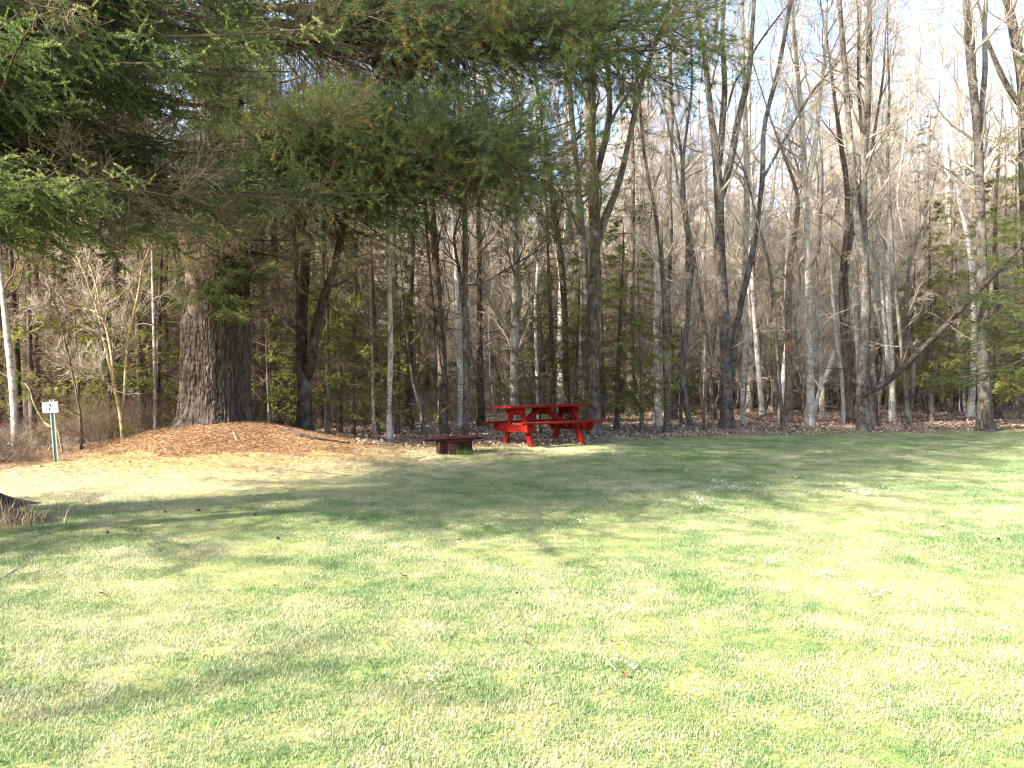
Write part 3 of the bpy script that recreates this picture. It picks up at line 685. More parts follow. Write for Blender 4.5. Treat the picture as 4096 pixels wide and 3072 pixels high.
P, Rr = lay([r6(150, 1190), r6(250, 1145), r6(330, 1120), r6(400, 1120)], [3, 4, 4, 3], 0.1); log_thing('fallen_branch', 'thin dead branch lying left of the forked maple', P, Rr, BROWN, 'branch', sides=6, twigs=3)
P, Rr = lay([(1072, 1690), (1130, 1725), (1200, 1752), (1260, 1765), (1400, 1778)], [10, 12, 13, 11, 6], 0.02); log_thing('fallen_branch', 'dark rotten branch sloping down from the huge pine behind the needle mound', P, Rr, DARK, 'branch', sides=8, twigs=3)
P, Rr = stem((r6, [(960, 1060, 22), (1000, 980, 24), (1050, 870, 26), (1092, 745, 24)]), d=22, ext=0, flip=0.05); log_thing('propped_log', 'pale broken log propped at a slant behind the pale knotty trunk', P, Rr, BIRCH, 'log')
P, Rr = lay([(660, 1903), (695, 1906), (732, 1907)], [6, 7, 6]); log_thing('stick', 'short bleached stick on the straw coloured grass below the mound', P, Rr, BLEACH, 'stick', sides=6)
P, Rr = lay([(918, 1728), (932, 1748), (946, 1782)], [3, 3, 2], 0.08); log_thing('stick', 'pale twig stuck upright in the needle mound at the pine foot', [P[0] + np.array((0, 0, 0.12)), P[1], P[2]], Rr, BLEACH, 'stick', sides=6)
P, Rr = lay([(2010, 1827), (2045, 1820), (2085, 1818)], [6, 7, 4]); log_thing('stick', 'grey stick in the grass in front of the picnic table', P, Rr, GREY, 'stick', sides=6)
P, Rr = lay([(-120, 2385), (0, 2318), (70, 2278), (130, 2250), (205, 2215)], [22, 16, 13, 10, 4], -0.012); log_thing('exposed_root', 'grey tree root showing in the turf at the left edge', P, Rr, GREY, 'root', sides=8)

# ------------------------------------------------------------------ the huge pine and the near spruce: trunks
def big_trunk(name, parent, r0, height, flare, lobes, top_r, m, profile=None, shift=None, ns=150, nz=200, zlow=-0.5, lean=(0, 0), fh=0.3, furrow=0.05, seed=0, lobe_amp=0.12, freq=8.0, keep=None):
    th = np.arange(ns) / ns * 2 * math.pi
    z = np.concatenate([np.linspace(zlow, 4.5, nz), np.linspace(4.6, height, 40)])
    TH, Z = np.meshgrid(th, z)
    r = (r0 + (top_r - r0) * np.clip(Z / height, 0, 1) ** 0.9)
    if profile: r = np.interp(Z, *profile)
    lob = np.cos(TH * lobes + seed) * 0.6 + np.cos(TH * (lobes + 2) + 2 * seed) * 0.4
    r = r * (1 + lobe_amp * 0.35 * lob) + flare * np.exp(-np.clip(Z + 0.1, -0.05, None) / fh) * (1 + 0.55 * lob)
    cx, cy = np.cos(TH), np.sin(TH)
    q = np.stack([cx * freq * r0 * 1.9 , cy * freq * r0 * 1.9, Z * freq * 0.30], -1)
    warp = vnoise(q * 0.5, seed + 31) * 0.8
    q2 = q + warp[..., None]
    a = np.abs(vnoise(q2 * 1.15, seed + 1) - 0.5) * 2
    b = np.abs(vnoise(q2 * 2.6, seed + 2) - 0.5) * 2
    a2 = np.abs(vnoise(q2 * 0.55 + 7, seed + 4) - 0.5) * 2
    pl = np.clip(a * 2.4, 0, 1) * 0.45 + np.clip(b * 1.9, 0, 1) * 0.25 + np.clip(a2 * 2.6, 0, 1) * 0.3
    pl = pl * (0.72 + 0.5 * vnoise(q * 0.22, seed + 6))
    big = vnoise(np.stack([cx * 2, cy * 2, Z * 0.9], -1), seed + 9) - 0.5
    r = r + (pl - 0.75) * furrow + big * 0.12 * r0
    X = r * cx + (np.interp(Z, *shift) if shift else 0) + lean[0] * Z / height * np.clip(Z, 0, None) ** 0.3; Y = r * cy + lean[1] * Z / height
    g = G(); nzz = len(z)
    k = np.arange(nzz - 1)[:, None] * ns; j = np.arange(ns)[None]; j2 = (j + 1) % ns
    g.add(np.stack([X, Y, Z], -1).reshape(-1, 3), np.stack([k + j, k + j2, k + ns + j2, k + ns + j], -1).reshape(-1, 4), tone=np.clip(pl, 0, 1).ravel() * 0.9)
    return link(name, g.mesh(name, m), parent)

# ---------- boughs
def needles(g, S, E, per_m, ln, wd, spread, m, tone, up=0.0, jit=0.3, flat=0.0):
    """thin triangles along segments S->E"""
    d = E - S; L = np.linalg.norm(d, axis=1); cnt = np.maximum(1, (L * per_m + rng.random(len(L))).astype(int))
    idx = np.repeat(np.arange(len(L)), cnt); n = len(idx)
    t = rng.random((n, 1)); o = S[idx] + d[idx] * t; ax = unit(d[idx])
    v = rng.normal(size=(n, 3)); v[:, 2] = v[:, 2] * (1 - flat) + up
    pr = unit(v - (v * ax).sum(-1, keepdims=True) * ax)
    a = spread * rng.uniform(1 - jit, 1 + jit, (n, 1))
    nd_ = ax * np.cos(a) + pr * np.sin(a)
    side = unit(np.cross(nd_, rng.normal(size=(n, 3))))
    l = ln * rng.uniform(0.7, 1.15, (n, 1))
    V = np.stack([o + side * wd / 2, o - side * wd / 2, o + nd_ * l], 1).reshape(-1, 3)
    tn = np.asarray(tone); tn = np.repeat(tn[idx] if tn.ndim else np.full(n, float(tn)), 3) + np.repeat(rng.normal(size=n) * 0.1, 3)
    g.add(V, t=np.arange(n * 3).reshape(-1, 3), m=m, tone=tn)

def spruce_bough(L, seed, dens=1.0):
    global rng
    keep = rng; rng = np.random.default_rng(seed)
    g = G(); K = 20; s = np.linspace(0, 1, K)
    ax = np.stack([s * L, 0.05 * L * np.sin(s * 5 + seed), L * (-0.26 * s + 0.22 * s ** 2.4)], -1)
    ra = np.linspace(0.03, 0.004, K) * (L / 3.5)
    g.tubes(ax[None], ra[None], 6, tone=0.2)
    nl = int(L / 0.105 * dens)
    t = np.sort(rng.uniform(0.1, 0.99, nl)); x = t * (K - 1); i = np.minimum(x.astype(int), K - 2); f = (x - i)[:, None]
    st = ax[i] * (1 - f) + ax[i + 1] * f; tg = unit(ax[i + 1] - ax[i])
    sgn = np.where(np.arange(nl) % 2, 1, -1)[:, None]
    sd = unit(np.cross(tg, [0, 0, 1.0])) * sgn
    a = rng.uniform(0.75, 1.3, (nl, 1))
    d = unit(tg * np.cos(a) + sd * np.sin(a) + np.array([0, 0, 1]) * (-0.32 + rng.normal(size=(nl, 1)) * 0.32))
    ll = np.clip(0.42 * (1 - t) * L + 0.12, 0.14, 1.3) * rng.uniform(0.5, 1.15, nl)
    Kl = 7; pts = [st]; cur = st; dd = d
    for k in range(Kl - 1):
        cur = cur + dd * (ll / (Kl - 1))[:, None]; pts.append(cur)
        dd = unit(dd + tg * 0.05 + np.array([0, 0, -0.06 + 0.06 * k]) + rng.normal(size=dd.shape) * 0.09)
    Lp = np.stack(pts, 1); rl = np.clip(ll * 0.008, 0.002, 0.01)[:, None] * np.linspace(1, 0.3, Kl)
    g.tubes(Lp, rl, 4, tone=0.25)
    young = np.clip((t - 0.45) * 1.2, 0, 0.6)  # lighter outer tone: young growth plus painted-in sunlight
    # needle-clad outer lateral
    for k in range(2, Kl - 1):
        ok = rng.random(nl) < np.clip(0.1 + t * 1.2 + k * 0.12, 0, 1)
        needles(g, Lp[ok, k], Lp[ok, k + 1], 270, 0.027, 0.0085, 0.85, 1, (0.25 + 0.4 * young + 0.06 * k)[ok], up=0.25)
    # side shoots
    SS, EE, TN = [], [], []
    TWS, TWE = [], []
    for li in range(nl):
        m = max(2, int(ll[li] / 0.07))
        tt = np.linspace(0.12, 0.97, m) + rng.normal(size=m) * 0.01
        xx = np.clip(tt * (Kl - 1), 0, Kl - 1.01); ii = xx.astype(int); ff = (xx - ii)[:, None]
        o = Lp[li, ii] * (1 - ff) + Lp[li, ii + 1] * ff; tl = unit(Lp[li, ii + 1] - Lp[li, ii])
        sg = np.where(np.arange(m) % 2, 1, -1)[:, None]
        sd2 = unit(np.cross(tl, [0, 0, 1.0])) * sg
        aa = rng.uniform(0.65, 1.2, (m, 1))
        dz = rng.normal(size=(m, 1)) * 0.45 - 0.1
        d2 = unit(tl * np.cos(aa) + sd2 * np.sin(aa) + np.array([0, 0, 1]) * dz)
        l2 = np.clip((1 - tt) * ll[li] * 0.5 + 0.10, 0.09, 0.36) * rng.uniform(0.6, 1.15, m)
        pr_live = np.clip(0.25 + t[li] * 2.4 + tt * 0.5, 0, 1)
        live = rng.random(m) < pr_live
        e = o + d2 * l2[:, None]
        TWS.append(o[~live]); TWE.append(e[~live])
        SS.append(o[live]); EE.append(e[live]); TN.append((0.12 + 0.5 * young[li] + 0.35 * tt + rng.normal() * 0.12)[live])
    S, E, T_ = np.concatenate(SS), np.concatenate(EE), np.concatenate(TN)
    Md = (S + E) / 2 + np.array([0, 0, 1]) * rng.normal(size=(len(S), 1)) * 0.006
    g.tubes(np.stack([S, Md, E], 1), np.tile([0.0022, 0.0018, 0.001], (len(S), 1)), 3, tone=0.3)
    needles(g, S, E, 270, 0.026, 0.0085, 0.9, 1, T_, up=0.25)
    needles(g, E - (E - S) * 0.12, E, 500, 0.024, 0.0085, 0.5, 1, T_ + 0.28, up=0.1)  # tip needles toned lighter, imitating sunlight on the shoots
    S2, E2 = np.concatenate(TWS), np.concatenate(TWE)
    if len(S2):
        E2 = E2 + rng.normal(size=E2.shape) * 0.03
        g.tubes(np.stack([S2, (S2 + E2) / 2 + rng.normal(size=S2.shape) * 0.01, E2], 1), np.tile([0.002, 0.0016, 0.001], (len(S2), 1)), 3, tone=0.2)
    me = g.mesh('bough', [TWIGB, NEEDLE]); rng = keep
    return me

def pine_bough(L, seed, dens=1.0, rise=0.08, droop=0.0):
    global rng
    keep = rng; rng = np.random.default_rng(seed)
    g = G(); K = 22; s = np.linspace(0, 1, K)
    wob = np.cumsum(rng.normal(size=(K, 3)), 0) * 0.012 * L; wob[:, 0] = 0; wob -= wob[0]
    ax = np.stack([s * L, 0 * s, L * (rise * s - droop * s ** 2 + 0.06 * s ** 3)], -1) + wob
    ra = np.linspace(0.055, 0.006, K) * (L / 6)
    g.tubes(ax[None], ra[None], 7, tone=0.05)
    A, rA = spawn(ax[None], ra[None], int(L * 6.5 * dens), 0.16, 1.0, (0.6, 1.1), L * 0.32, 0.5, 8, 0.02, 0.1, lt=0.6, rmin=0.005)
    A[..., 2] = ax[0, 2] + (A[..., 2] - ax[0, 2]) * 0.75
    g.tubes(A, rA, 4, tone=0.1)
    B, rB = spawn(A, rA, 9, 0.15, 1.0, (0.4, 0.85), L * 0.075 + 0.12, 0.5, 4, 0.05, 0.12, lt=0.3, rmin=0.0028)
    g.tubes(B, rB, 3, tone=0.15)
    live = rng.random(len(B)) < 0.86
    B = B[live]; tn = rng.uniform(0.15, 0.8, len(B)); old = rng.random(len(B)) < 0.05; tn[old] += 0.35
    for k in (1, 2):
        needles(g, B[:, k], B[:, k + 1], 120, 0.10, 0.0048, 0.65, 1, tn, up=0.25)
    needles(g, B[:, 3] - (B[:, 3] - B[:, 2]) * 0.1, B[:, 3], 1900, 0.105, 0.0048, 0.5, 1, tn + 0.05, up=0.1)
    me = g.mesh('bough', [TWIGB, PNEED]); rng = keep
    return me

def dead_bough(L, seed):
    global rng
    keep = rng; rng = np.random.default_rng(seed)
    g = G(); K = 14; s = np.linspace(0, 1, K)
    ax = np.stack([s * L, 0.05 * L * np.sin(4 * s + seed), -0.22 * L * s + 0.1 * L * s ** 2], -1); ra = np.linspace(0.025, 0.004, K)
    g.tubes(ax[None], ra[None], 6, tone=0.2)
    A, rA = spawn(ax[None], ra[None], 26, 0.15, 1, (0.5, 1.2), L * 0.35, 0.5, 6, -0.03, 0.15, rmin=0.004); g.tubes(A, rA, 3, tone=0.4)
    B, rB = spawn(A, rA, 8, 0.1, 1, (0.5, 1.1), L * 0.12, 0.6, 4, -0.02, 0.2, rmin=0.0022); g.tubes(B, rB, 3, tone=0.55)
    C_, rC = spawn(B, rB, 4, 0.1, 1, (0.5, 1.1), L * 0.06, 0.7, 3, 0.0, 0.2, rmin=0.0018); g.tubes(C_, rC, 3, tone=0.7)
    me = g.mesh('dead_bough', [TWIGB]); rng = keep
    return me

# near spruce just outside the left edge
def put(parent, me, org, az, pitch=0.0, roll=0.0, s=1.0, name='bough'):
    o = bpy.data.objects.new(name, me); COL.objects.link(o); o.parent = parent
    o.location = org; o.rotation_euler = Euler((roll, pitch, az), 'XYZ'); o.scale = (s, s, s)
    return o
SB = [spruce_bough(4.2, 11), spruce_bough(4.0, 12), spruce_bough(4.4, 13)]
DB = [dead_bough(3.0, 21), dead_bough(3.2, 22)]
zb = float(H(*NEAR))
spr = thing('spruce_tree', 'large near spruce at the left edge whose sunlit boughs hang over the lawn', 'tree', (NEAR[0], NEAR[1], zb))
big_trunk('trunk', spr, 0.36, 17.0, 0.80, 5, 0.03, PINEB, ns=96, nz=110, fh=0.24, furrow=0.03, seed=0, lobe_amp=0.1, freq=14, zlow=-0.3)
tag_pts = []
def aim_bough(me, L, tip, z0, roll=0.0, root=spr, org=NEAR, zbase=zb, tipz=-0.04):
    """set a bough from the trunk so that its tip ends at a world point"""
    tip = np.array(tip); dx, dy = tip[0] - org[0], tip[1] - org[1]; dz = tip[2] - (zbase + z0)
    hd = math.hypot(dx, dy); s = math.sqrt(hd * hd + dz * dz) / L
    az = math.atan2(dy, dx); pitch = -math.atan2(dz, hd) + math.atan(tipz)
    return put(root, me, (0, 0, z0), az, pitch, roll, s)
# boughs seen in the photograph (tip pixel, depth, height of the root on the trunk)
for k, (px, py, d, z0) in enumerate([
        (830, 230, 6.6, 5.6), (560, 140, 6.0, 5.4), (1330, 130, 7.4, 5.6), (1180, 300, 8.8, 5.9), (1420, 190, 8.6, 6.2), (960, 120, 9.4, 6.4),
        (1130, 590, 8.2, 4.6), (1270, 720, 8.8, 4.3), (1500, 800, 9.6, 4.2), (980, 760, 8.0, 4.0), (760, 820, 9.4, 4.5),
        (620, 730, 6.3, 3.9), (420, 790, 6.6, 3.6), (300, 690, 5.9, 3.9), (220, 640, 6.8, 3.9), (120, 850, 6.2, 3.5), (60, 600, 5.6, 3.7), (40, 820, 6.4, 3.7),
        (200, 860, 7.4, 4.1),
        (250, 150, 5.4, 4.6), (130, 60, 5.6, 4.9), (380, 40, 6.4, 5.9), (700, 20, 7.4, 6.4), (1150, 20, 7.6, 6.7), (640, 400, 10.5, 5.8),
        (900, 520, 9.6, 5.4), (300, 300, 9.2, 5.5), (1000, 900, 7.6, 3.9)]):
    aim_bough(SB[k % 3], (4.2, 4.0, 4.4)[k % 3], at(px, py, d), z0 - 0.25, roll=random.uniform(-0.25, 0.25))
for k in range(88):      # the rest of the crown, all round and above the picture
    z = 5.6 + 10.2 * (k / 87) ** 1.05
    s = (1.02 * (1 - (z - 5.0) / 12.5) + 0.12)
    put(spr, SB[k % 3], (0, 0, z), k * 2.399, 0.0 + random.uniform(-.1, .1), random.uniform(-.3, .3), s)
for k in range(1):
    put(spr, SB[k % 3], (0, 0, 4.8 + 1.7 * random.random()), -0.3 - 0.3 * k, -0.08, random.uniform(-.2, .2), 0.92)
for k in range(6):
    put(spr, SB[k % 3], (0, 0, 4.9 + 1.6 * k / 6), -2.6 - k * 0.5 + (random.random() - .5) * .4, 0.05, random.uniform(-.2, .2), 0.95)
for k in range(16):
    put(spr, DB[k % 2], (0, 0, 3.3 + 2.2 * random.random()), random.uniform(-0.9, 1.4), random.uniform(-.15, .25), random.uniform(-.5, .5), random.uniform(.8, 1.3), 'dead_bough')

for k in range(16):
    px = random.uniform(560, 1250); py = random.uniform(120, 860); d = random.uniform(9.0, 11.8); tz = float(at(px, py, d)[2])
    aim_bough(SB[k % 3], (4.2, 4.0, 4.4)[k % 3], (at(px, py, d)), (tz - zb) * 0.8 + 1.5, roll=random.uniform(-0.4, 0.4))
# the huge pine
zp = float(H(*PINE)) - 0.02
pine = thing('pine_tree', 'huge old pine with furrowed trunk on the orange needle mound', 'tree', (PINE[0], PINE[1], zp))
big_trunk('trunk', pine, 0.60, 23.0, 0.15, 5, 0.08, PINEB, ns=360, nz=460, fh=0.2, furrow=0.034, seed=5, lobe_amp=0.16, freq=22.0,
          profile=([0, 1.2, 1.9, 2.6, 3.2, 8, 23], [0.60, 0.59, 0.585, 0.49, 0.40, 0.33, 0.05]), shift=([0, 1.8, 3.0, 6, 23], [0, 0.03, 0.17, 0.2, 0.0]))
PB = [pine_bough(6.5, 41, rise=0.06), pine_bough(7.0, 42, rise=0.1), pine_bough(6.0, 43, rise=0.02, droop=0.05)]
PBL = (6.5, 7.0, 6.0)
PTIP = (0.12, 0.16, 0.03)
# second stem splitting off low; its lighter bark imitates sunlight on it
g = G()
P1 = np.array([at(*r4(1310, 900), 14.75), at(*r4(1285, 740), 14.55), at(*r4(1262, 600), 14.4), at(*r4(1245, 470), 14.35), at(*r4(1225, 330), 14.4), at(*r4(1190, 150), 14.5), at(*r4(1150, -50), 14.5), at(*r4(1080, -350), 14.6)]) - np.array([PINE[0], PINE[1], zp])
me, _, _ = trunk_mesh('stem', P1, [0.3, 0.26, 0.2, 0.16, 0.15, 0.13, 0.1, 0.06], SNAGB, sides=24, flare=False, K=60, rough=0.16); link('limb', me, pine)
def aimp(k, px, py, d, z0, roll=0.0):
    aim_bough(PB[k], PBL[k], at(px, py, d), z0, roll, pine, PINE, zp, PTIP[k])
for k, (px, py, d, z0) in enumerate([
        (2330, 560, 12.4, 4.4), (2240, 640, 13.2, 4.0), (2100, 470, 12.8, 4.9), (2180, 420, 13.8, 5.2), (1950, 520, 12.0, 4.6), (1800, 440, 13.0, 5.0),
        (2000, 640, 13.8, 4.1), (1700, 560, 12.4, 4.4), (1500, 420, 12.2, 5.0), (1560, 620, 13.4, 4.3), (1300, 560, 12.8, 4.5), (1850, 330, 14.0, 5.4),
        (2600, 60, 12.6, 7.0), (2860, 20, 13.6, 7.3), (2450, 130, 13.4, 6.7), (2300, 60, 12.4, 6.8), (2700, -60, 12.9, 7.6), (2400, 10, 13.7, 7.0),
        (1430, 700, 15.8, 4.4), (1650, 780, 16.2, 4.0), (1380, 640, 14.4, 4.2)]):
    aimp(k % 3, px, py, d, z0, random.uniform(-.25, .25))
for k in range(13):
    px = random.uniform(1200, 2250); py = random.uniform(330, 640) + (px - 1250) * 0.02
    aimp(k % 3, px, py, random.uniform(12, 14.6), random.uniform(4.2, 5.6), random.uniform(-.3, .3))
for k in range(44):
    px = random.uniform(620, 1140); py = random.uniform(880, 1310) - abs(px - 900) * 0.25; d = random.uniform(13.2, 14.0)
    tz = float(at(px, py, d)[2]) - zp
    o = aim_bough(SB[k % 3], (4.2, 4.0, 4.4)[k % 3], at(px, py, d), max(2.5, tz + random.uniform(0.1, 0.5)), random.uniform(-.6, .6), pine, PINE, zp)
for k in range(34):
    px = random.uniform(700, 1130); py = random.uniform(-60, 880); d = random.uniform(12.7, 13.6)
    tz = float(at(px, py, d)[2]) - zp
    aim_bough(SB[k % 3], (4.2, 4.0, 4.4)[k % 3], at(px, py, d), tz + random.uniform(0.1, 0.7), random.uniform(-.6, .6), pine, PINE, zp)
for k in range(7):
    aimp(k % 3, random.uniform(2100, 2850), random.uniform(-100, 90), random.uniform(12.2, 14.2), random.uniform(6.6, 7.6), random.uniform(-.3, .3))
for k in range(7):
    aimp(k % 3, random.uniform(2000, 2480), random.uniform(470, 700), random.uniform(12.2, 14.2), random.uniform(4.2, 5.0), random.uniform(-.3, .3))
for k in range(58):
    z = 7.4 + 14.5 * k / 57
    s = 0.95 * math.sqrt(max(0.02, 1 - ((z - 8) / 16) ** 2)) * random.uniform(0.7, 1.0) + 0.05
    azn = (k * 2.399 + math.pi) % (2 * math.pi) - math.pi
    if z < 11 and -1.8 < azn < 0.4: continue
    put(pine, PB[k % 3], (0, 0, z), k * 2.399, random.uniform(-.2, 0.05), random.uniform(-.3, .3), s)
for k in range(12):
    put(pine, PB[k % 3], (0, 0, 4.2 + 2.6 * random.random()), random.uniform(1.2, 4.2), random.uniform(-.1, .15), 0, 0.8)
for k in range(14):
    put(pine, DB[k % 2], (0, 0, 2.6 + 3.2 * random.random()), random.uniform(-1.9, 0.6), random.uniform(-.2, .2), random.uniform(-.6, .6), random.uniform(.6, 1.2), 'dead_bough')
DPB = dead_bough(6.0, 77)
for k, (px, py, d, z0) in enumerate([(1800, 20, 13.4, 6.6), (1950, 120, 13.2, 6.1), (1650, 280, 13.0, 5.6), (1550, 60, 13.8, 7.2), (2050, 230, 13.2, 5.9)]):
    aim_bough(DPB, 6.0, at(px, py, d), z0, 0, pine, PINE, zp, -0.12).name = 'dead_bough'
p2 = thing('pine_tree', 'pine growing left of and behind the viewer, shading the near lawn', 'tree', (-14.5, -2.6, 0))
me, _, _ = trunk_mesh('trunk', np.stack([np.zeros(20), np.zeros(20), np.linspace(-0.1, 12.4, 20)], -1), np.linspace(0.16, 0.03, 20), BROWN, sides=16); link('trunk', me, p2)
for k in range(11):
    z = 7.6 + 4.6 * k / 10; put(p2, PB[k % 3], (0, 0, z), k * 2.399 + .5, 0, random.uniform(-.3, .3), 0.42 * (1 - (z - 7.6) / 8))
s2 = thing('spruce_tree', 'narrow spruce left of the view whose long shadow crosses the lawn', 'tree', (-10.5, 4.5, 0))
me, _, _ = trunk_mesh('trunk', np.stack([np.zeros(20), np.zeros(20), np.linspace(-0.1, 16.6, 20)], -1), np.linspace(0.2, 0.03, 20), BROWN, sides=16); link('trunk', me, s2)
for k in range(95):
    z = 2.0 + 14.2 * k / 94
    if 6.4 < z < 8.8 and k % 4: continue
    put(s2, SB[k % 3], (0, 0, z), k * 2.399, 0, random.uniform(-.3, .3), 0.82 * (1 - (z - 2.0) / 16) ** 0.8 + 0.05)
# fine dead branchlets fringing the lower trunk like in the photo
for k in range(5):
    put(pine, SB[k % 3], (-0.2 + 0.1 * k, -0.5, 2.9 + 0.25 * k), -1.7 + 0.35 * k, 0.25, 0.2, 0.26)

# ------------------------------------------------------------------ conifers of the wood
def conifer(height, rad, seed, nm, base=0.12, nb=70, dens=1.0, dead=0.25, leaf=0.046, z_pow=0.9):
    global rng
    keep = rng; rng = np.random.default_rng(seed)
    zs = np.linspace(0, height, 24)
    P = np.stack([0.06 * np.sin(zs * 0.7 + seed), 0.06 * np.cos(zs * 0.5 + seed), zs - 0.1], -1)
    tr, Pp, Rp = trunk_mesh('trunk', P, np.linspace(0.012 * height + 0.015, 0.01, 24), BROWN, sides=9)
    g = G()
    t = np.sort(base + (0.99 - base) * rng.random(nb) ** z_pow); z = t * height
    az = rng.random(nb) * 6.283; L = rad * (1 - t) ** 0.75 * rng.uniform(0.65, 1.15, nb) + 0.12
    K = 8; s = np.linspace(0, 1, K)[None, :, None]
    dr = np.stack([np.cos(az), np.sin(az), 0 * az], -1)[:, None]
    ax = np.array([0, 0, 1])[None, None] * (z[:, None, None] + L[:, None, None] * (0.12 * s - 0.42 * s ** 2 + 0.12 * s ** 4)) + dr * s * L[:, None, None]
    ra = np.clip(L * 0.007, 0.003, 0.02)[:, None] * np.linspace(1, 0.3, K)[None]
    g.tubes(ax, ra, 4, m=0, tone=0.25)
    isdead = rng.random(nb) < dead * (1.6 * (1 - t))
    nl = int(20 * dens)
    A, rA = spawn(ax, ra, nl, 0.12, 1.0, (0.6, 1.05), np.maximum(0.1, L * 0.36), 0.6, 4, -0.02, 0.05, lt=0.65, rmin=0.0025)
    A = A.reshape(nb, nl, 4, 3)
    A[..., 2] = ax.mean(1)[:, None, None, 2] + (A[..., 2] - ax.mean(1)[:, None, None, 2]) * 0.82
    rA = rA.reshape(nb, nl, 4)
    g.tubes(A.reshape(-1, 4, 3), rA.reshape(-1, 4), 3, m=0, tone=0.45)
    B = A[~isdead].reshape(-1, 4, 3)
    tn = np.repeat(rng.uniform(0.1, 0.6, (~isdead).sum()), nl) + rng.uniform(-.05, .15, len(B))
    for k in range(3):
        needles(g, B[:, k], B[:, k + 1], 125 * dens, leaf, leaf * 0.26, 0.8, 1, tn + 0.08 * k, flat=0.75)
    D_ = A[isdead].reshape(-1, 4, 3)
    if len(D_):
        C_, rC = spawn(D_, np.full((len(D_), 4), 0.003), 4, 0.1, 1, (0.5, 1.0), 0.22, 0.8, 3, -0.05, 0.2, rmin=0.0022)
        g.tubes(C_, rC, 3, m=0, tone=0.6)
    cr = g.mesh('crown', [TWIGB, nm]); rng = keep
    return tr, cr
CON = [conifer(5.2, 1.5, 51, FIRN, nb=64), conifer(4.0, 1.2, 52, FIRN, nb=52), conifer(7.5, 1.7, 53, FIRN, nb=84, dead=0.6),
       conifer(10.5, 2.1, 54, DARKN, nb=120, dead=0.8), conifer(12.5, 2.4, 55, DARKN, nb=130, dead=0.9, base=0.08), conifer(2.4, 0.9, 56, FIRN, nb=34, dead=0)]
def con_thing(k, x, y, rz, s, label, group=None, cat='conifer', lean=0.0):
    r = thing('fir_tree', label, cat, (x, y, float(H(x, y)) - 0.02), rz, group); r.scale = (s, s, s)
    link('trunk', CON[k][0], r); link('crown', CON[k][1], r); HERO_XY.append(np.array((x, y)))
    return r
def px_x(px, d): return (px - 2048) / F * d
for k, px, d, s, lab in [
        (0, 1500, 18.4, 1.0, 'yellow green young fir left of the burled trunk, behind the fire ring'),
        (0, 1350, 17.8, 0.9, 'drooping yellow green fir right of the scaly cherry'),
        (1, 1640, 18.8, 1.0, 'small darker fir close to the burled trunk'),
        (2, 1430, 22.0, 1.0, 'taller thin fir behind the yellow green young firs'),
        (0, 2200, 18.6, 1.1, 'green fir behind the middle of the picnic table'),
        (1, 2310, 17.9, 1.0, 'small feathery fir left of the thick dark trunk'),
        (0, 2480, 18.6, 0.95, 'bushy young fir right of the thick dark trunk'),
        (1, 2130, 20.5, 1.15, 'slim fir just left of the middle fir behind the table'),
        (2, 2400, 22.5, 0.9, 'tall ragged fir rising behind the thick dark trunk'),
        (5, 1080, 16.3, 1.0, 'small dark green fir between the huge pine and the cherry'),
        (5, 320, 14.6, 1.1, 'small dark fir in the shade behind the number sign'),
        (5, 2715, 21.0, 1.1, 'little fir at the foot of the half hidden grey trunk'),
        (1, 3090, 26.0, 1.0, 'small fir far behind the reddish rough trunk'),
        (0, 3720, 21.5, 1.15, 'bright fir left of the bluish trunk'),
        (1, 3640, 23.5, 1.2, 'fir left of the two white birches'),
        (0, 3960, 20.0, 1.2, 'wide fir right of the bluish trunk'),
        (2, 4060, 22.5, 1.0, 'taller fir at the right edge'),
        (2, 3800, 25.5, 1.0, 'tall thin fir behind the white birches'),
        (0, 4220, 18.5, 1.2, 'fir reaching in from beyond the right edge')]:
    con_thing(k, px_x(px, d), d, random.uniform(0, 6.28), s, lab)
for k, px, d, s, lab in [(0, 130, 15.2, 1.0, 'green fir behind the pale birch pair at the far left'), (2, 560, 17.0, 0.9, 'ragged fir behind the tan shrub'), (0, 640, 16.5, 1.0, 'full dark fir left of the huge pine'), (5, 420, 14.8, 1.2, 'low dark fir right of the sign behind the slight dark sapling'), (2, 1180, 17.8, 0.9, 'fir between the huge pine and the scaly cherry'), (5, 1600, 17.6, 1.3, 'low fir behind the crooked whitish trunk'), (0, 1420, 17.0, 0.85, 'yellow green fir whose boughs touch the thin pinkish sapling'), (0, 2560, 18.0, 0.8, 'young fir right of the picnic table near the lawn'), (1, 1300, 16.8, 1.1, 'thin young fir close to the scaly cherry')]:
    con_thing(k, px_x(px, d), d, random.uniform(0, 6.28), s, lab)
for x, y, k in [(-12, 16.5, 4), (-14, 15.2, 3), (-11.6, 19, 4), (-15.5, 18, 4), (-13.5, 21, 3)]:
    con_thing(k, x, y, random.uniform(0, 6.28), 1.0, 'dark conifer of the thicket beyond the left edge of the view', 'conifers beyond the left edge')
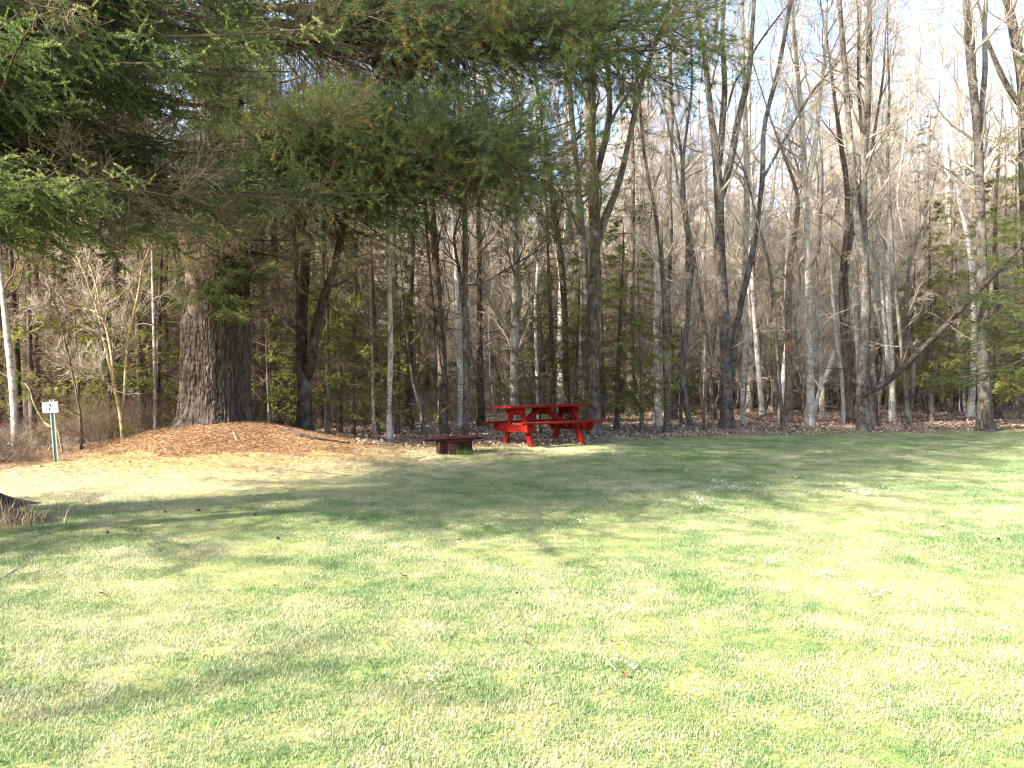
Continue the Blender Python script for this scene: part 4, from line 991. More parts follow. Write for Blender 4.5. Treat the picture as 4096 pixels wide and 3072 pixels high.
# low fir boughs hanging in front of the bluish trunk, from a fir beyond the right edge
FB = [spruce_bough(2.6, 61, 0.9), spruce_bough(2.2, 62, 0.9)]
FX, FY = 11.2, 16.6
fz = float(H(FX, FY))
fr = thing('fir_tree', 'near fir beyond the right edge reaching sunlit boughs in front of the bluish trunk', 'conifer', (FX, FY, fz))
me, _, _ = trunk_mesh('trunk', np.stack([np.zeros(10), np.zeros(10), np.linspace(-0.1, 9, 10)], -1), np.linspace(0.14, 0.02, 10), BROWN); link('trunk', me, fr)
for k, (px, py, d, z0) in enumerate([(3820, 1180, 16.4, 3.4), (3880, 1290, 16.8, 2.9), (4010, 1120, 16.2, 3.7), (3760, 1360, 17.0, 2.5), (3960, 1400, 16.6, 2.3), (3650, 1520, 17.2, 1.9), (4060, 1250, 15.8, 3.0), (3900, 960, 16.8, 4.6), (4040, 800, 16.4, 5.6)]):
    aim_bough(FB[k % 2], (2.6, 2.2)[k % 2], at(px, py, d), z0, random.uniform(-.2, .2), fr, (FX, FY), fz, -0.04)
for k in range(34):
    z = 2.2 + 6.4 * k / 33; put(fr, FB[k % 2], (0, 0, z), k * 2.399, 0, random.uniform(-.2, .2), 0.9 * (1 - z / 11) + 0.1)

# ------------------------------------------------------------------ the deeper wood: individual copies
def bare_variant(seed, height, r0, nst, bmat, tmat, wig=0.25, n1=11, L1=1.7):
    global rng
    keep = rng; rng = np.random.default_rng(seed)
    stems = []
    for k in range(nst):
        K = 14; z = np.linspace(-0.1, height * rng.uniform(0.85, 1), K)
        dx = np.cumsum(rng.normal(size=(K, 2)) * wig * 0.35, 0); dx -= dx[0]
        ln = rng.normal(size=2) * (0.02 if k == 0 else 0.09)
        P = np.concatenate([dx + ln * z[:, None], z[:, None]], 1)
        if k: b0 = int(rng.integers(1, 5)); P0 = stems[0][0][b0]; P = P[b0:] - P[b0] + P0
        Rr = np.linspace(r0 * (1 if k == 0 else 0.7), 0.012, len(P)); stems.append((P, Rr))
    gt = []; PP, RR = [], []
    g = G()
    for P, Rr in stems:
        Q, rr = resample(P, Rr, 26); PP.append(Q); RR.append(rr)
    g.tubes(np.array(PP), np.array(RR), 8)
    tr = g.mesh('trunk', bmat)
    cr = crown_mesh('crown', np.array(PP), np.array(RR), tmat, int(n1 * 1.3), 5, 6, L1, 0.12, 0.12, (0.45, 1.15), r3=0.0045, wide=14)
    rng = keep
    return tr, cr
BV = [bare_variant(71, 13, 0.085, 1, PALE, TWIG, 0.4), bare_variant(72, 14, 0.10, 2, GREY, TWIG, 0.4), bare_variant(73, 12, 0.06, 1, PALE, TWIG, 0.45), bare_variant(74, 15, 0.11, 2, PALE, TWIG, 0.35),
      bare_variant(75, 11, 0.06, 2, BROWN, TWIG, 0.45), bare_variant(76, 13, 0.075, 1, BIRCH, TWIG, 0.35), bare_variant(77, 9, 0.04, 1, BROWN, TWIG, 0.55), bare_variant(78, 12, 0.085, 1, BROWN, TWIGB, 0.35), bare_variant(79, 8, 0.035, 2, GREY, TWIG, 0.5)]
VN = ['pale straight', 'grey forked', 'slim pale', 'stout pale forked', 'brown two stemmed', 'white birch', 'thin crooked brown', 'dark brown', 'thin grey double']
taken = [p for p in HERO_XY]
def free(x, y, dmin):
    for p in taken:
        if (p[0] - x) ** 2 + (p[1] - y) ** 2 < dmin * dmin: return False
    taken.append(np.array((x, y))); return True
protos = []
for k, (tr, cr) in enumerate(BV):
    r = bpy.data.objects.new('bare_tree', None); COL.objects.link(r); r['category'] = 'tree'
    link('trunk', tr, r); link('crown', cr, r); protos.append(r)
MARKS = [(0, 'left edge'), (225, 'number sign'), (480, 'tan shrub'), (870, 'huge pine'), (1220, 'scaly cherry'), (1560, 'whitish trunk'), (1770, 'burled trunk'), (2060, 'broken trunk'),
         (2375, 'thick dark trunk'), (2665, 'dark slender trunk'), (2900, 'forked maple'), (3240, 'pale knotty trunk'), (3450, 'twin grey trunk'), (3640, 'slim stem'), (3935, 'bluish trunk'), (4096, 'right edge')]
def where(px, d):
    dep = 'behind front row' if d < 27 else 'midway into wood' if d < 42 else 'far back in wood'
    if px < 0: return dep + ', past the left edge'
    if px >= 4096: return dep + ', past the right edge'
    for (a, na), (b, nb_) in zip(MARKS, MARKS[1:]):
        if a <= px < b: return '%s between %s and %s' % (dep, na, nb_)
used = set()
rr_ = random.Random(5)
n_b = 0
while n_b < 285:
    u = rr_.random(); d = 19.5 + 48 * u ** 1.35
    px = rr_.uniform(-250, 4350) if n_b % 4 else rr_.uniform(3150, 4150)
    x = px_x(px, d)
    if d < edge(x) + 2.2: continue
    if px < 1250 and d < 24 and rr_.random() < 0.5: continue
    if not free(x, d, 0.75): continue
    leftish = px < 1500
    k = rr_.choice([4, 7, 6, 8, 1, 2, 4]) if leftish else rr_.choice([0, 0, 5, 2, 2, 3, 3, 5, 6, 1, 8])
    s = rr_.uniform(0.8, 1.12) if d < 26 else rr_.uniform(1.0, 1.45)
    lab = VN[k] + ' tree ' + where(px, d)
    grp = 'trees of the brown thicket' if leftish else 'bare trees deep in the wood'
    loc = (x, d, float(H(x, d)) - 0.05); rz = rr_.uniform(0, 6.28)
    if k not in used:
        r = protos[k]; used.add(k); r.location = loc; r.rotation_euler = (0, 0, rz); r.scale = (s, s, s); r['label'] = lab; r['group'] = grp
    else: dup(protos[k], loc, rz, (s, s, s * rr_.uniform(0.9, 1.1)), lab, grp)
    n_b += 1
cp = []
for k in (2, 3, 4):
    r = bpy.data.objects.new('fir_tree', None); COL.objects.link(r); r['category'] = 'conifer'
    link('trunk', CON[k][0], r); link('crown', CON[k][1], r); cp.append(r)
used = set(); n_c = 0
while n_c < 90:
    z = rr_.random()
    if z < 0.66: px = rr_.uniform(-300, 1500); d = rr_.uniform(16.2, 30)
    elif z < 0.78: px = rr_.uniform(1500, 2550); d = rr_.uniform(23, 40)
    elif z < 0.93: px = rr_.uniform(3600, 4400); d = rr_.uniform(22, 40)
    else: px = rr_.uniform(2600, 3400); d = rr_.uniform(42, 62)
    x = px_x(px, d)
    if d < edge(x) + 2.5 or not free(x, d, 1.1): continue
    k = rr_.choice([0, 1, 2, 1]) if px < 2500 else rr_.choice([0, 1, 1])
    s = rr_.uniform(0.75, 1.1)
    lab = ('tall thin', 'dense dark', 'broad dark')[k] + ' conifer ' + where(px, d)
    if px < 1500: grp = 'dark conifers of the left thicket'
    elif px < 2600: grp = 'dark conifers beyond the table'
    elif px > 3500: grp = 'conifers at the right edge'
    else: grp = 'far conifers among bare trees'
    loc = (x, d, float(H(x, d)) - 0.05); rz = rr_.uniform(0, 6.28)
    if k not in used:
        r = cp[k]; used.add(k); r.location = loc; r.rotation_euler = (0, 0, rz); r.scale = (s, s, s); r['label'] = lab; r['group'] = grp
    else: dup(cp[k], loc, rz, (s, s, s), lab, grp)
    n_c += 1

# ------------------------------------------------------------------ geometry-node scatter for what nobody could count
def scatter(name, pts, rots, scl, idx, srcs, kind='stuff'):
    me = bpy.data.meshes.new(name); me.from_pydata([tuple(p) for p in pts], [], [])
    a = me.attributes.new('rot', 'FLOAT_VECTOR', 'POINT'); a.data.foreach_set('vector', np.asarray(rots, np.float32).ravel())
    a = me.attributes.new('scl', 'FLOAT', 'POINT'); a.data.foreach_set('value', np.asarray(scl, np.float32))
    a = me.attributes.new('pick', 'INT', 'POINT'); a.data.foreach_set('value', np.asarray(idx, np.int32))
    o = link(name, me); o['kind'] = kind
    ng = bpy.data.node_groups.new(name, 'GeometryNodeTree')
    ng.interface.new_socket('Geometry', in_out='INPUT', socket_type='NodeSocketGeometry')
    ng.interface.new_socket('Geometry', in_out='OUTPUT', socket_type='NodeSocketGeometry')
    N = ng.nodes; Lk = ng.links
    gi = N.new('NodeGroupInput'); go = N.new('NodeGroupOutput'); jn = N.new('GeometryNodeJoinGeometry')
    ar = N.new('GeometryNodeInputNamedAttribute'); ar.data_type = 'FLOAT_VECTOR'; ar.inputs[0].default_value = 'rot'
    asl = N.new('GeometryNodeInputNamedAttribute'); asl.data_type = 'FLOAT'; asl.inputs[0].default_value = 'scl'
    ai = N.new('GeometryNodeInputNamedAttribute'); ai.data_type = 'INT'; ai.inputs[0].default_value = 'pick'
    for k, so_ in enumerate(srcs):
        oi = N.new('GeometryNodeObjectInfo'); oi.inputs['Object'].default_value = so_; oi.inputs['As Instance'].default_value = True
        cm = N.new('FunctionNodeCompare'); cm.data_type = 'INT'; cm.operation = 'EQUAL'; cm.inputs[3].default_value = k
        Lk.new(ai.outputs[0], cm.inputs[2])
        ip = N.new('GeometryNodeInstanceOnPoints')
        Lk.new(gi.outputs[0], ip.inputs['Points']); Lk.new(cm.outputs[0], ip.inputs['Selection'])
        Lk.new(oi.outputs['Geometry'], ip.inputs['Instance'])
        e2 = N.new('FunctionNodeEulerToRotation'); Lk.new(ar.outputs[0], e2.inputs[0]); Lk.new(e2.outputs[0], ip.inputs['Rotation'])
        Lk.new(asl.outputs[0], ip.inputs['Scale'])
        Lk.new(ip.outputs[0], jn.inputs[0])
    Lk.new(jn.outputs[0], go.inputs[0])
    md = o.modifiers.new('scatter', 'NODES'); md.node_group = ng
    return o
def src(name, me): return bpy.data.objects.new(name, me)

# far woods
far_src = []
for k in (0, 1, 2, 4, 5, 7):
    far_src.append((src('far_trunk', BV[k][0]), src('far_crown', BV[k][1])))
far_con = (src('far_trunk', CON[4][0]), src('far_crown', CON[4][1]))
flat = [o for pr in far_src for o in pr] + list(far_con)
pts, rots, scl, idx = [], [], [], []
for _ in range(1400):
    d = 58 + 58 * rr_.random() ** 0.8; x = px_x(rr_.uniform(-250, 4350), d)
    k = rr_.randrange(6) if rr_.random() > 0.12 or x > 0 and rr_.random() < 0.6 else 6
    rz = rr_.uniform(0, 6.28); s = rr_.uniform(0.95, 1.4)
    for j in (0, 1):
        pts.append((x, d, float(H(x, d)) - 0.05)); rots.append((0, 0, rz)); scl.append(s); idx.append(2 * k + j)
o = scatter('far_woods', pts, rots, scl, idx, flat); o['label'] = 'pale mass of bare treetops far behind the wood'; o['category'] = 'woods'

# thin saplings filling the deep wood
pts, rots, scl, idx = [], [], [], []
SAPP = bare_variant(80, 11, 0.045, 1, PALE, TWIG, 0.4)
for _ in range(1000):
    d = rr_.uniform(25, 66); x = px_x(rr_.uniform(-250, 4350) if rr_.random() < 0.25 else rr_.uniform(1900, 4300), d)
    rz = rr_.uniform(0, 6.28); s = rr_.uniform(0.5, 1.0)
    for j in (0, 1):
        pts.append((x, d, float(H(x, d)) - 0.05)); rots.append((0, 0, rz)); scl.append(s); idx.append((0, 2, 4)[_ % 3] + j)
o = scatter('sapling_thicket', pts, rots, scl, idx, [src('sap_trunk', BV[6][0]), src('sap_crown', BV[6][1]), src('sap_trunk', BV[8][0]), src('sap_crown', BV[8][1]), src('sap_trunk', SAPP[0]), src('sap_crown', SAPP[1])])
o['label'] = 'thicket of thin bare saplings between the deeper trunks'; o['category'] = 'saplings'

# undergrowth: brushy twigs
def brush(seed, n=70, h=1.2, tm=TWIGB):
    global rng
    keep = rng; rng = np.random.default_rng(seed); g = G()
    b = np.zeros((n, 3)); b[:, :2] = rng.normal(size=(n, 2)) * 0.4
    P = np.stack([b, b + np.array([0, 0, 0.05])], 1)
    A, ra = spawn(P, np.full((n, 2), 0.006), 1, 0, .1, (0.05, 0.6), h, 0.8, 7, 0.0, 0.12, rmin=0.004); g.tubes(A, ra, 4, tone=rng.uniform(.2, .8, len(A)))
    B, rb = spawn(A, ra, 6, 0.2, 1, (0.4, 1.1), h * 0.35, 0.6, 4, 0.0, 0.2, rmin=0.0025); g.tubes(B, rb, 3, tone=0.5)
    C_, rc = spawn(B, rb, 3, 0.2, 1, (0.4, 1.1), h * 0.15, 0.7, 3, 0.0, 0.2, rmin=0.002); g.tubes(C_, rc, 3, tone=0.7)
    me = g.mesh('brush', tm); rng = keep; return me
BR = [src('brush_a', brush(81)), src('brush_b', brush(82, 50, 1.7)), src('brush_c', brush(83, 60, 0.8, TWIG))]
pts, rots, scl, idx = [], [], [], []
for _ in range(620):
    z = rr_.random(); sm = 1.0
    if z < 0.13: px = rr_.uniform(-200, 760); d0 = edge(px_x(px, 13)) ; d = d0 + rr_.uniform(0.3, 5); sm = 0.55
    else:
        d = rr_.uniform(20, 60); px = rr_.uniform(-250, 4350)
        if px > 2500 and (d < 30 or rr_.random() < 0.4): continue
    x = px_x(px, d)
    if d < edge(x) + 0.25 or (700 < px < 1100 and d < 15.6) or (130 < px < 330 and d < 13.6): continue
    pts.append((x, d, float(H(x, d)) - 0.02)); rots.append((rr_.uniform(-.2, .2), rr_.uniform(-.2, .2), rr_.uniform(0, 6.28))); scl.append(rr_.uniform(0.5, 1.2) * sm); idx.append(rr_.randrange(3))
o = scatter('undergrowth', pts, rots, scl, idx, BR); o['label'] = 'tangled bare brown undergrowth between the trunks'; o['category'] = 'undergrowth'

# leaf litter
def flecks(name, n, gen, m, size, curl, tones, lift=0.01, asp=0.7):
    g = G(); x, y = gen(n); z = H(x, y) + lift
    c = np.stack([x, y, z], -1); az = rng.random(len(x)) * 6.28; s = size * rng.uniform(0.6, 1.3, len(x))
    a = np.stack([np.cos(az), np.sin(az), rng.normal(size=len(x)) * curl], -1) * s[:, None]
    b = np.stack([-np.sin(az), np.cos(az), rng.normal(size=len(x)) * curl], -1) * s[:, None] * asp
    V = np.stack([c - a, c + b * 0.9, c + a * 1.1, c - b], 1); V[..., 2] += np.abs(a[:, None, 2]) * 0.9
    V[:, (0, 2), 2] += (s * curl * 0.5)[:, None]
    N_ = len(x)
    t = np.arange(N_)[:, None] * 4; q = np.concatenate([t + [0, 1, 2], t + [0, 2, 3]])
    g.add(V.reshape(-1, 3), t=q, tone=np.repeat(tones(N_), 4))
    o = link(name, g.mesh(name, m, False)); o['kind'] = 'stuff'; return o
def gen_floor(n):
    d = 14 + 22 * rng.random(n * 2) ** 1.6; x = px_x(rng.uniform(-150, 4250, n * 2), d); k = d > edge(x) - 0.25 + rng.normal(size=len(x)) * 0.15
    x, d = x[k], d[k]; k = ~((np.abs(x + 5.2) < 2.2) & (d < 15.8)); return x[k], d[k]
o = flecks('leaf_litter', 65000, gen_floor, LITTER, 0.03, 0.3, lambda n: rng.random(n) ** 1.3); o['label'] = 'dry fallen leaves covering the forest floor'; o['category'] = 'leaf litter'
def gen_mound(n):
    x = PINE[0] + 0.4 + rng.normal(size=n) * 2.1; y = PINE[1] - 0.9 + rng.normal(size=n) * 1.35; k = rng.random(n) < 1.0; return x[k], y[k]
o = flecks('pine_straw', 60000, gen_mound, STRAW, 0.035, 0.2, lambda n: rng.random(n), asp=0.05, lift=0.012); o['label'] = 'orange fallen pine needles heaped round the huge pine'; o['category'] = 'pine needles'

# lawn grass
def turf_patch(seed, size=0.62, n=4300, h=0.021):
    r = np.random.default_rng(seed); g = G()
    b = np.zeros((n, 3)); b[:, :2] = (r.random((n, 2)) - 0.5) * size
    az = r.random(n) * 6.283; lean = np.abs(r.normal(size=n)) * 0.5 + 0.15; hh = h * r.uniform(0.45, 1.35, n) * (0.7 + 0.6 * n2(b[:, 0] + seed, b[:, 1], 9, seed))
    d = np.stack([np.cos(az) * np.sin(lean), np.sin(az) * np.sin(lean), np.cos(lean)], -1)
    sd = np.stack([-np.sin(az), np.cos(az), 0 * az], -1) * 0.0015 * r.uniform(0.7, 1.4, (n, 1))
    mid = b + d * hh[:, None] * 0.55; tip = b + d * hh[:, None]; tip[:, :2] += d[:, :2] * hh[:, None] * 0.5; tip[:, 2] -= hh * 0.12 * lean
    V = np.stack([b - sd, b + sd, mid + sd * 0.8, mid - sd * 0.8, tip], 1).reshape(-1, 3)
    i = np.arange(n)[:, None] * 5
    tn = np.clip(r.normal(size=n) * 0.2 + 0.5 - 0.2 * (hh / h - 0.9), 0, 1)
    g.add(V, i + [0, 1, 2, 3], i + [3, 2, 4], tone=np.repeat(tn, 5))
    return src('turf_' + 'abc'[seed % 3], g.mesh('turf', GRASS))
TP = [turf_patch(0), turf_patch(1), turf_patch(2)]
pts, rots, scl, idx = [], [], [], []
y = 2.2
step = 0.44
while y < 21:
    hw = 0.70 * y + 1.6
    x = -hw
    while x < hw:
        xx = x + rr_.uniform(-.08, .08); yy = y + rr_.uniform(-.08, .08)
        e = float(edge(xx)) + (float(n2(xx, yy, 1.2, 11)) - 0.5) * 0.7
        inm = ((xx - PINE[0] - 0.4) / 2.5) ** 2 + ((yy - PINE[1] + 0.6) / 1.55) ** 2 < 0.85 + 0.5 * (rr_.random() - 0.5)
        if yy < e - 0.12 and not inm:
            pts.append((xx, yy, float(H(xx, yy)) - 0.004)); 
            gx = float(H(xx + .1, yy) - H(xx - .1, yy)) / .2; gy = float(H(xx, yy + .1) - H(xx, yy - .1)) / .2
            rots.append((gy, -gx, rr_.randrange(4) * math.pi / 2 if abs(gx) + abs(gy) > .05 else rr_.uniform(0, 6.28)))
            thin = 0.75 if (xx < -2 and yy > 9.5) else 1.0
            scl.append((0.6 if abs(gx) + abs(gy) > .07 else 1.0) * (0.68 + 0.65 * float(n2(xx, yy, 0.9, 17))) * rr_.uniform(0.9, 1.15) * thin); idx.append(rr_.randrange(3))
        x += step
    y += step
o = scatter('lawn_grass', pts, rots, scl, idx, TP); o['label'] = 'short mown turf of green and straw coloured blades'; o['category'] = 'grass'

def tuft(name, label, cat, px, py, n, h, sp, m, group=None):
    c = ground_at(px, py); g = G()
    b = np.zeros((n, 3)); b[:, :2] = rng.normal(size=(n, 2)) * np.array(sp)
    b[:, 2] = H(b[:, 0] + c[0], b[:, 1] + c[1]) - c[2]
    az = rng.random(n) * 6.28; ln = rng.uniform(0.1, 0.8, n); hh = h * rng.uniform(0.5, 1.2, n)
    d = np.stack([np.cos(az) * np.sin(ln), np.sin(az) * np.sin(ln), np.cos(ln)], -1); sd = np.stack([-np.sin(az), np.cos(az), 0 * az], -1) * 0.003
    mid = b + d * hh[:, None] * .5; tip = b + d * hh[:, None] * 1.0; tip[:, 2] -= hh * 0.3 * ln; tip[:, :2] += d[:, :2] * hh[:, None] * .4
    V = np.stack([b - sd, b + sd, mid + sd * .8, mid - sd * .8, tip], 1).reshape(-1, 3); i = np.arange(n)[:, None] * 5
    g.add(V, i + [0, 1, 2, 3], i + [3, 2, 4], tone=np.repeat(rng.random(n), 5))
    return tag(link(name, g.mesh(name, m), loc=c, kind='stuff'), label, cat, group)
tuft('grass_tuft', 'tall fresh grass growing against the rusty fire ring', 'grass tuft', 1845, 1822, 160, 0.16, (0.1, 0.04), FRESHG)
tuft('grass_tuft', 'small green tuft under the right wall of the fire ring', 'grass tuft', 1880, 1818, 60, 0.11, (0.05, 0.03), FRESHG)
tuft('grass_tuft', 'lighter long grass between fire ring and picnic table', 'grass tuft', 1970, 1806, 260, 0.1, (0.25, 0.09), FRESHG)
tuft('grass_tuft', 'grass round the near left leg of the picnic table', 'grass tuft', 2110, 1806, 140, 0.09, (0.2, 0.06), FRESHG)
tuft('dry_grass_tuft', 'dry straw grass at the foot of the near spruce', 'grass tuft', 60, 2085, 110, 0.26, (0.16, 0.1), DRYG)
tuft('dry_grass_tuft', 'dry blades left of the near spruce root tip', 'grass tuft', 10, 2110, 80, 0.2, (0.14, 0.08), DRYG)
tuft('dry_grass_tuft', 'sparse dry stalks behind the near spruce root', 'grass tuft', 235, 2045, 14, 0.22, (0.06, 0.05), DRYG)
tuft('dry_grass_tuft', 'dead pale grass at the right side of the needle mound', 'grass tuft', 1270, 1795, 60, 0.16, (0.3, 0.1), DRYG)
for px, py, lb in [(480, 1815, 'dry grass fringe under the tan shrub'), (2760, 1748, 'dry grass at the lawn edge left of the forked maple'), (3250, 1735, 'dull grass clump at the lawn edge below the fallen logs'), (3330, 1727, 'grey green grass clump left of the hollow stump'), (2480, 1765, 'brown grass round the foot of the thick dark trunk')]:
    tuft('dry_grass_tuft', lb, 'grass tuft', px, py, 160, 0.15, (0.4, 0.12), DRYG)

# ------------------------------------------------------------------ picnic table
def rot_y(a): c, s = math.cos(a), math.sin(a); return np.array([[c, 0, s], [0, 1, 0], [-s, 0, c]])
def rot_x(a): c, s = math.cos(a), math.sin(a); return np.array([[1, 0, 0], [0, c, -s], [0, s, c]])
def bevel(o, w_=0.004):
    b = o.modifiers.new('bevel', 'BEVEL'); b.width = w_; b.segments = 2; b.limit_method = 'ANGLE'; return o
def plank(parent, name, c, size, rot=None, m=RED):
    g = G(); g.box((0, 0, 0), size, rot); o = link(name, g.mesh(name, m, False), parent, c); return bevel(o)
def make_table(loc, rz, label):
    t = thing('picnic_table', label, 'picnic table', loc, rz)
    Lt = 1.86
    for k in range(5):
        plank(t, 'tabletop_plank', (random.uniform(-.006, .006), (k - 2) * 0.149, 0.74 + random.uniform(-.002, .002)), (Lt, 0.141, 0.038))
    for s in (-1, 1):
        plank(t, 'bench', (0, s * 0.66, 0.434), (Lt, 0.24, 0.038))
    def cleat(x):   # trapezoid board under the top
        g = G(); g.prism([(-0.36, 0.718), (-0.36, 0.66), (-0.27, 0.585), (0.27, 0.585), (0.36, 0.66), (0.36, 0.718)], (0, 1, 0), (0, 0, 1), (1, 0, 0), (x, 0, 0), 0.04)
        bevel(link('cleat', g.mesh('cleat', RED, False), t))
    for x in (-0.62, 0.0, 0.62): cleat(x)
    for x in (-0.62, 0.62):
        sgn = 1 if x < 0 else -1
        g = G(); g.prism([(-0.76, 0.412), (-0.76, 0.34), (-0.68, 0.262), (0.68, 0.262), (0.76, 0.34), (0.76, 0.412)], (0, 1, 0), (0, 0, 1), (1, 0, 0), (x - sgn * 0.043, 0, 0), 0.04)
        bevel(link('bench_support', g.mesh('bench_support', RED, False), t))
        for s in (-1, 1):
            g = G(); g.prism([(s * 0.10, 0.70), (s * 0.245, 0.70), (s * 0.56, 0.0), (s * 0.41, 0.0)], (0, 1, 0), (0, 0, 1), (1, 0, 0), (x + sgn * 0.0425 * 0 + (0.0 if s < 0 else 0.0) + sgn * 0.0415, 0, 0), 0.04)
            bevel(link('leg', g.mesh('leg', RED, False), t))
        for s in (-1, 1):
            for z in (0.34, 0.65):
                g = G(); yy = s * (0.18 + (0.7 - z) * 0.45); g.tubes(np.array([[(x - sgn * 0.075, yy, z), (x - sgn * 0.066, yy, z)]]), np.array([[0.011, 0.011]]), 8)
                link('bolt', g.mesh('bolt', GALV), t)
    for sx in (-1, 1):  # diagonal braces from the centre cleat down to the bench supports
        g = G(); L_ = math.hypot(0.50, 0.27)
        g.prism([(0.03 * sx, 0.665), (0.03 * sx + sx * 0.09, 0.69), (0.585 * sx, 0.38), (0.585 * sx, 0.29), (0.53 * sx, 0.29)], (1, 0, 0), (0, 0, 1), (0, 1, 0), (0, 0.0, 0), 0.09)
        bevel(link('brace', g.mesh('brace', RED, False), t))
    return t
# near left corner of the top is seen at (2045, 1640), far right end at (2398, 1622)
c1 = at(2046, 1640, 14.75); ang = R(30)
ax_ = np.array([math.cos(ang), math.sin(ang)]); nr = np.array([-math.sin(ang), math.cos(ang)])
tc = c1[:2] + ax_ * 0.93 + nr * 0.37
tb = make_table((tc[0], tc[1], float(H(*tc)) - 0.01), ang, 'red painted wooden picnic table with two benches at the edge of the lawn')
tb.rotation_euler = (R(-2.6), 0, ang)
tc2 = ground_at(-110, 1800)
make_table((-10.86, 15.2, float(H(-10.86, 15.2)) - 0.01), R(8), 'second red picnic table among the trees at the far left edge')

# ------------------------------------------------------------------ fire ring
fc = ground_at(1812, 1822); fc[1] += 0.3
fire = thing('fire_ring', 'rusty steel fire ring with boards laid across its top', 'fire ring', (fc[0], fc[1], float(H(fc[0], fc[1])) - 0.01))
def ring_wall(name, r, z0, z1, a0, a1, n, skip=None, thick=0.006, dz=0.0):
    g = G(); th = np.linspace(a0, a1, n + 1); zz = np.linspace(z0, z1, 9)
    for rr, flip in ((r, 0), (r - thick, 1)):
        V = np.array([(rr * math.cos(a), rr * math.sin(a), z) for z in zz for a in th])
        q = []
        for k in range(8):
            for j in range(n):
                if skip and skip((th[j] + th[j + 1]) / 2, (zz[k] + zz[k + 1]) / 2): continue
                q.append((k * (n + 1) + j, k * (n + 1) + j + 1, (k + 1) * (n + 1) + j + 1, (k + 1) * (n + 1) + j))
        g.add(V, q)
    return link(name, g.mesh(name, RUST), fire)
an = lambda d: R(d)
ring_wall('ring_wall', 0.315, -0.02, 0.25, an(-200), an(160), 96, skip=lambda a, z: (an(-56) < a < an(-38)) and z < 0.13)
ring_wall('overlap_plate', 0.324, 0.0, 0.236, an(-104), an(-20), 30, skip=lambda a, z: (an(-56) < a < an(-38)) and z < 0.13)
g = G(); th = np.linspace(0, 2 * math.pi, 60, endpoint=False)
V = np.array([(r * math.cos(a), r * math.sin(a), z) for r, z in ((0.30, 0.25), (0.352, 0.25), (0.352, 0.258), (0.30, 0.258)) for a in th])
g.add(V, [(k * 60 + j, k * 60 + (j + 1) % 60, ((k + 1) % 4) * 60 + (j + 1) % 60, ((k + 1) % 4) * 60 + j) for k in range(4) for j in range(60)])
link('rim', g.mesh('rim', RUST), fire)
g = G(); a = an(-143); o_ = np.array((0.3175 * math.cos(a), 0.3175 * math.sin(a), 0.075)); nn = np.array((math.cos(a), math.sin(a), 0))  # black disc on the wall, painted in for the dark of a hole
g.tubes(np.array([[o_ - nn * 0.003, o_ + nn * 0.002]]), np.array([[0.022, 0.022]]), 18)
sd_ = np.array((-math.sin(a), math.cos(a), 0))
g.add([o_ + nn * 0.0021 + 0.022 * (sd_ * math.cos(k / 18 * 6.283) + np.array((0, 0, 1)) * math.sin(k / 18 * 6.283)) for k in range(18)], t=[(0, k, k + 1) for k in range(1, 17)])
link('air_hole_shade_disc', g.mesh('air_hole_shade_disc', BLACK), fire)
def board(c, L, W, T, az, label, tilt=0.0):
    g = G(); g.box((0, 0, 0), (L, W, T)); o = link('board', g.mesh('board', BOARD, False), None, (fc[0] + c[0], fc[1] + c[1], fire.location.z + c[2]))
    o.rotation_euler = (0, tilt, az); bevel(o, 0.005); return tag(o, label, 'board', 'boards on the fire ring')
board((-0.02, -0.19, 0.279), 1.06, 0.14, 0.038, R(26), 'near weathered brown board laid across the fire ring', 0.0)
board((0.0, 0.02, 0.279), 0.9, 0.14, 0.038, R(24), 'middle weathered brown board laid across the fire ring')
board((0.02, 0.2, 0.279), 0.72, 0.14, 0.038, R(25), 'rear weathered brown board laid across the fire ring')

# ------------------------------------------------------------------ number sign
sp = ground_at(228, 1848)
sign = thing('number_sign', 'small white sign reading 7 with an arrow on a steel post', 'sign', (sp[0], sp[1], sp[2]))
sign.rotation_euler = (0, R(-3.6), R(-4))
g = G()
for c, s in (((0, 0.0, 0.44), (0.038, 0.004, 1.08)), ((-0.021, -0.010, 0.44), (0.004, 0.024, 1.08)), ((0.021, -0.010, 0.44), (0.004, 0.024, 1.08)), ((-0.031, -0.0225, 0.44), (0.017, 0.004, 1.08)), ((0.031, -0.0225, 0.44), (0.017, 0.004, 1.08))):
    g.box(c, s)
link('post', g.mesh('post', GALV, False), sign)
plank(sign, 'plate', (-0.02, -0.032, 0.86), (0.255, 0.006, 0.165), m=WHITE)
seven = [[(-0.052, 0.052), (0.022, 0.052), (0.022, 0.034), (-0.052, 0.034)], [(0.0, 0.034), (0.022, 0.034), (-0.004, -0.015), (-0.01, -0.052), (-0.03, -0.052), (-0.026, -0.012)],
         [(-0.052, 0.034), (-0.046, 0.034), (-0.048, 0.022), (-0.052, 0.022)], [(-0.038, -0.052), (-0.002, -0.052), (-0.002, -0.058), (-0.038, -0.058)]]
g = G()
for k, p in enumerate(seven): g.prism([(x, z) for x, z in p], (1, 0, 0), (0, 0, 1), (0, -1, 0), (-0.016, -0.0362 - 0.0002 * k, 0.862), 0.0015)
link('numeral', g.mesh('numeral', BLACK, False), sign)
g = G()
for k, p in enumerate([[(0.012, 0.001), (0.078, 0.001), (0.078, 0.006), (0.012, 0.006)], [(0.06, 0.017), (0.08, 0.005), (0.078, 0.001), (0.056, 0.013)], [(0.06, -0.010), (0.08, 0.002), (0.078, 0.006), (0.056, -0.006)]]):
    g.prism(p, (1, 0, 0), (0, 0, 1), (0, -1, 0), (-0.002, -0.0362 - 0.0002 * k, 0.862), 0.0015)
link('arrow', g.mesh('arrow', BLACK, False), sign)
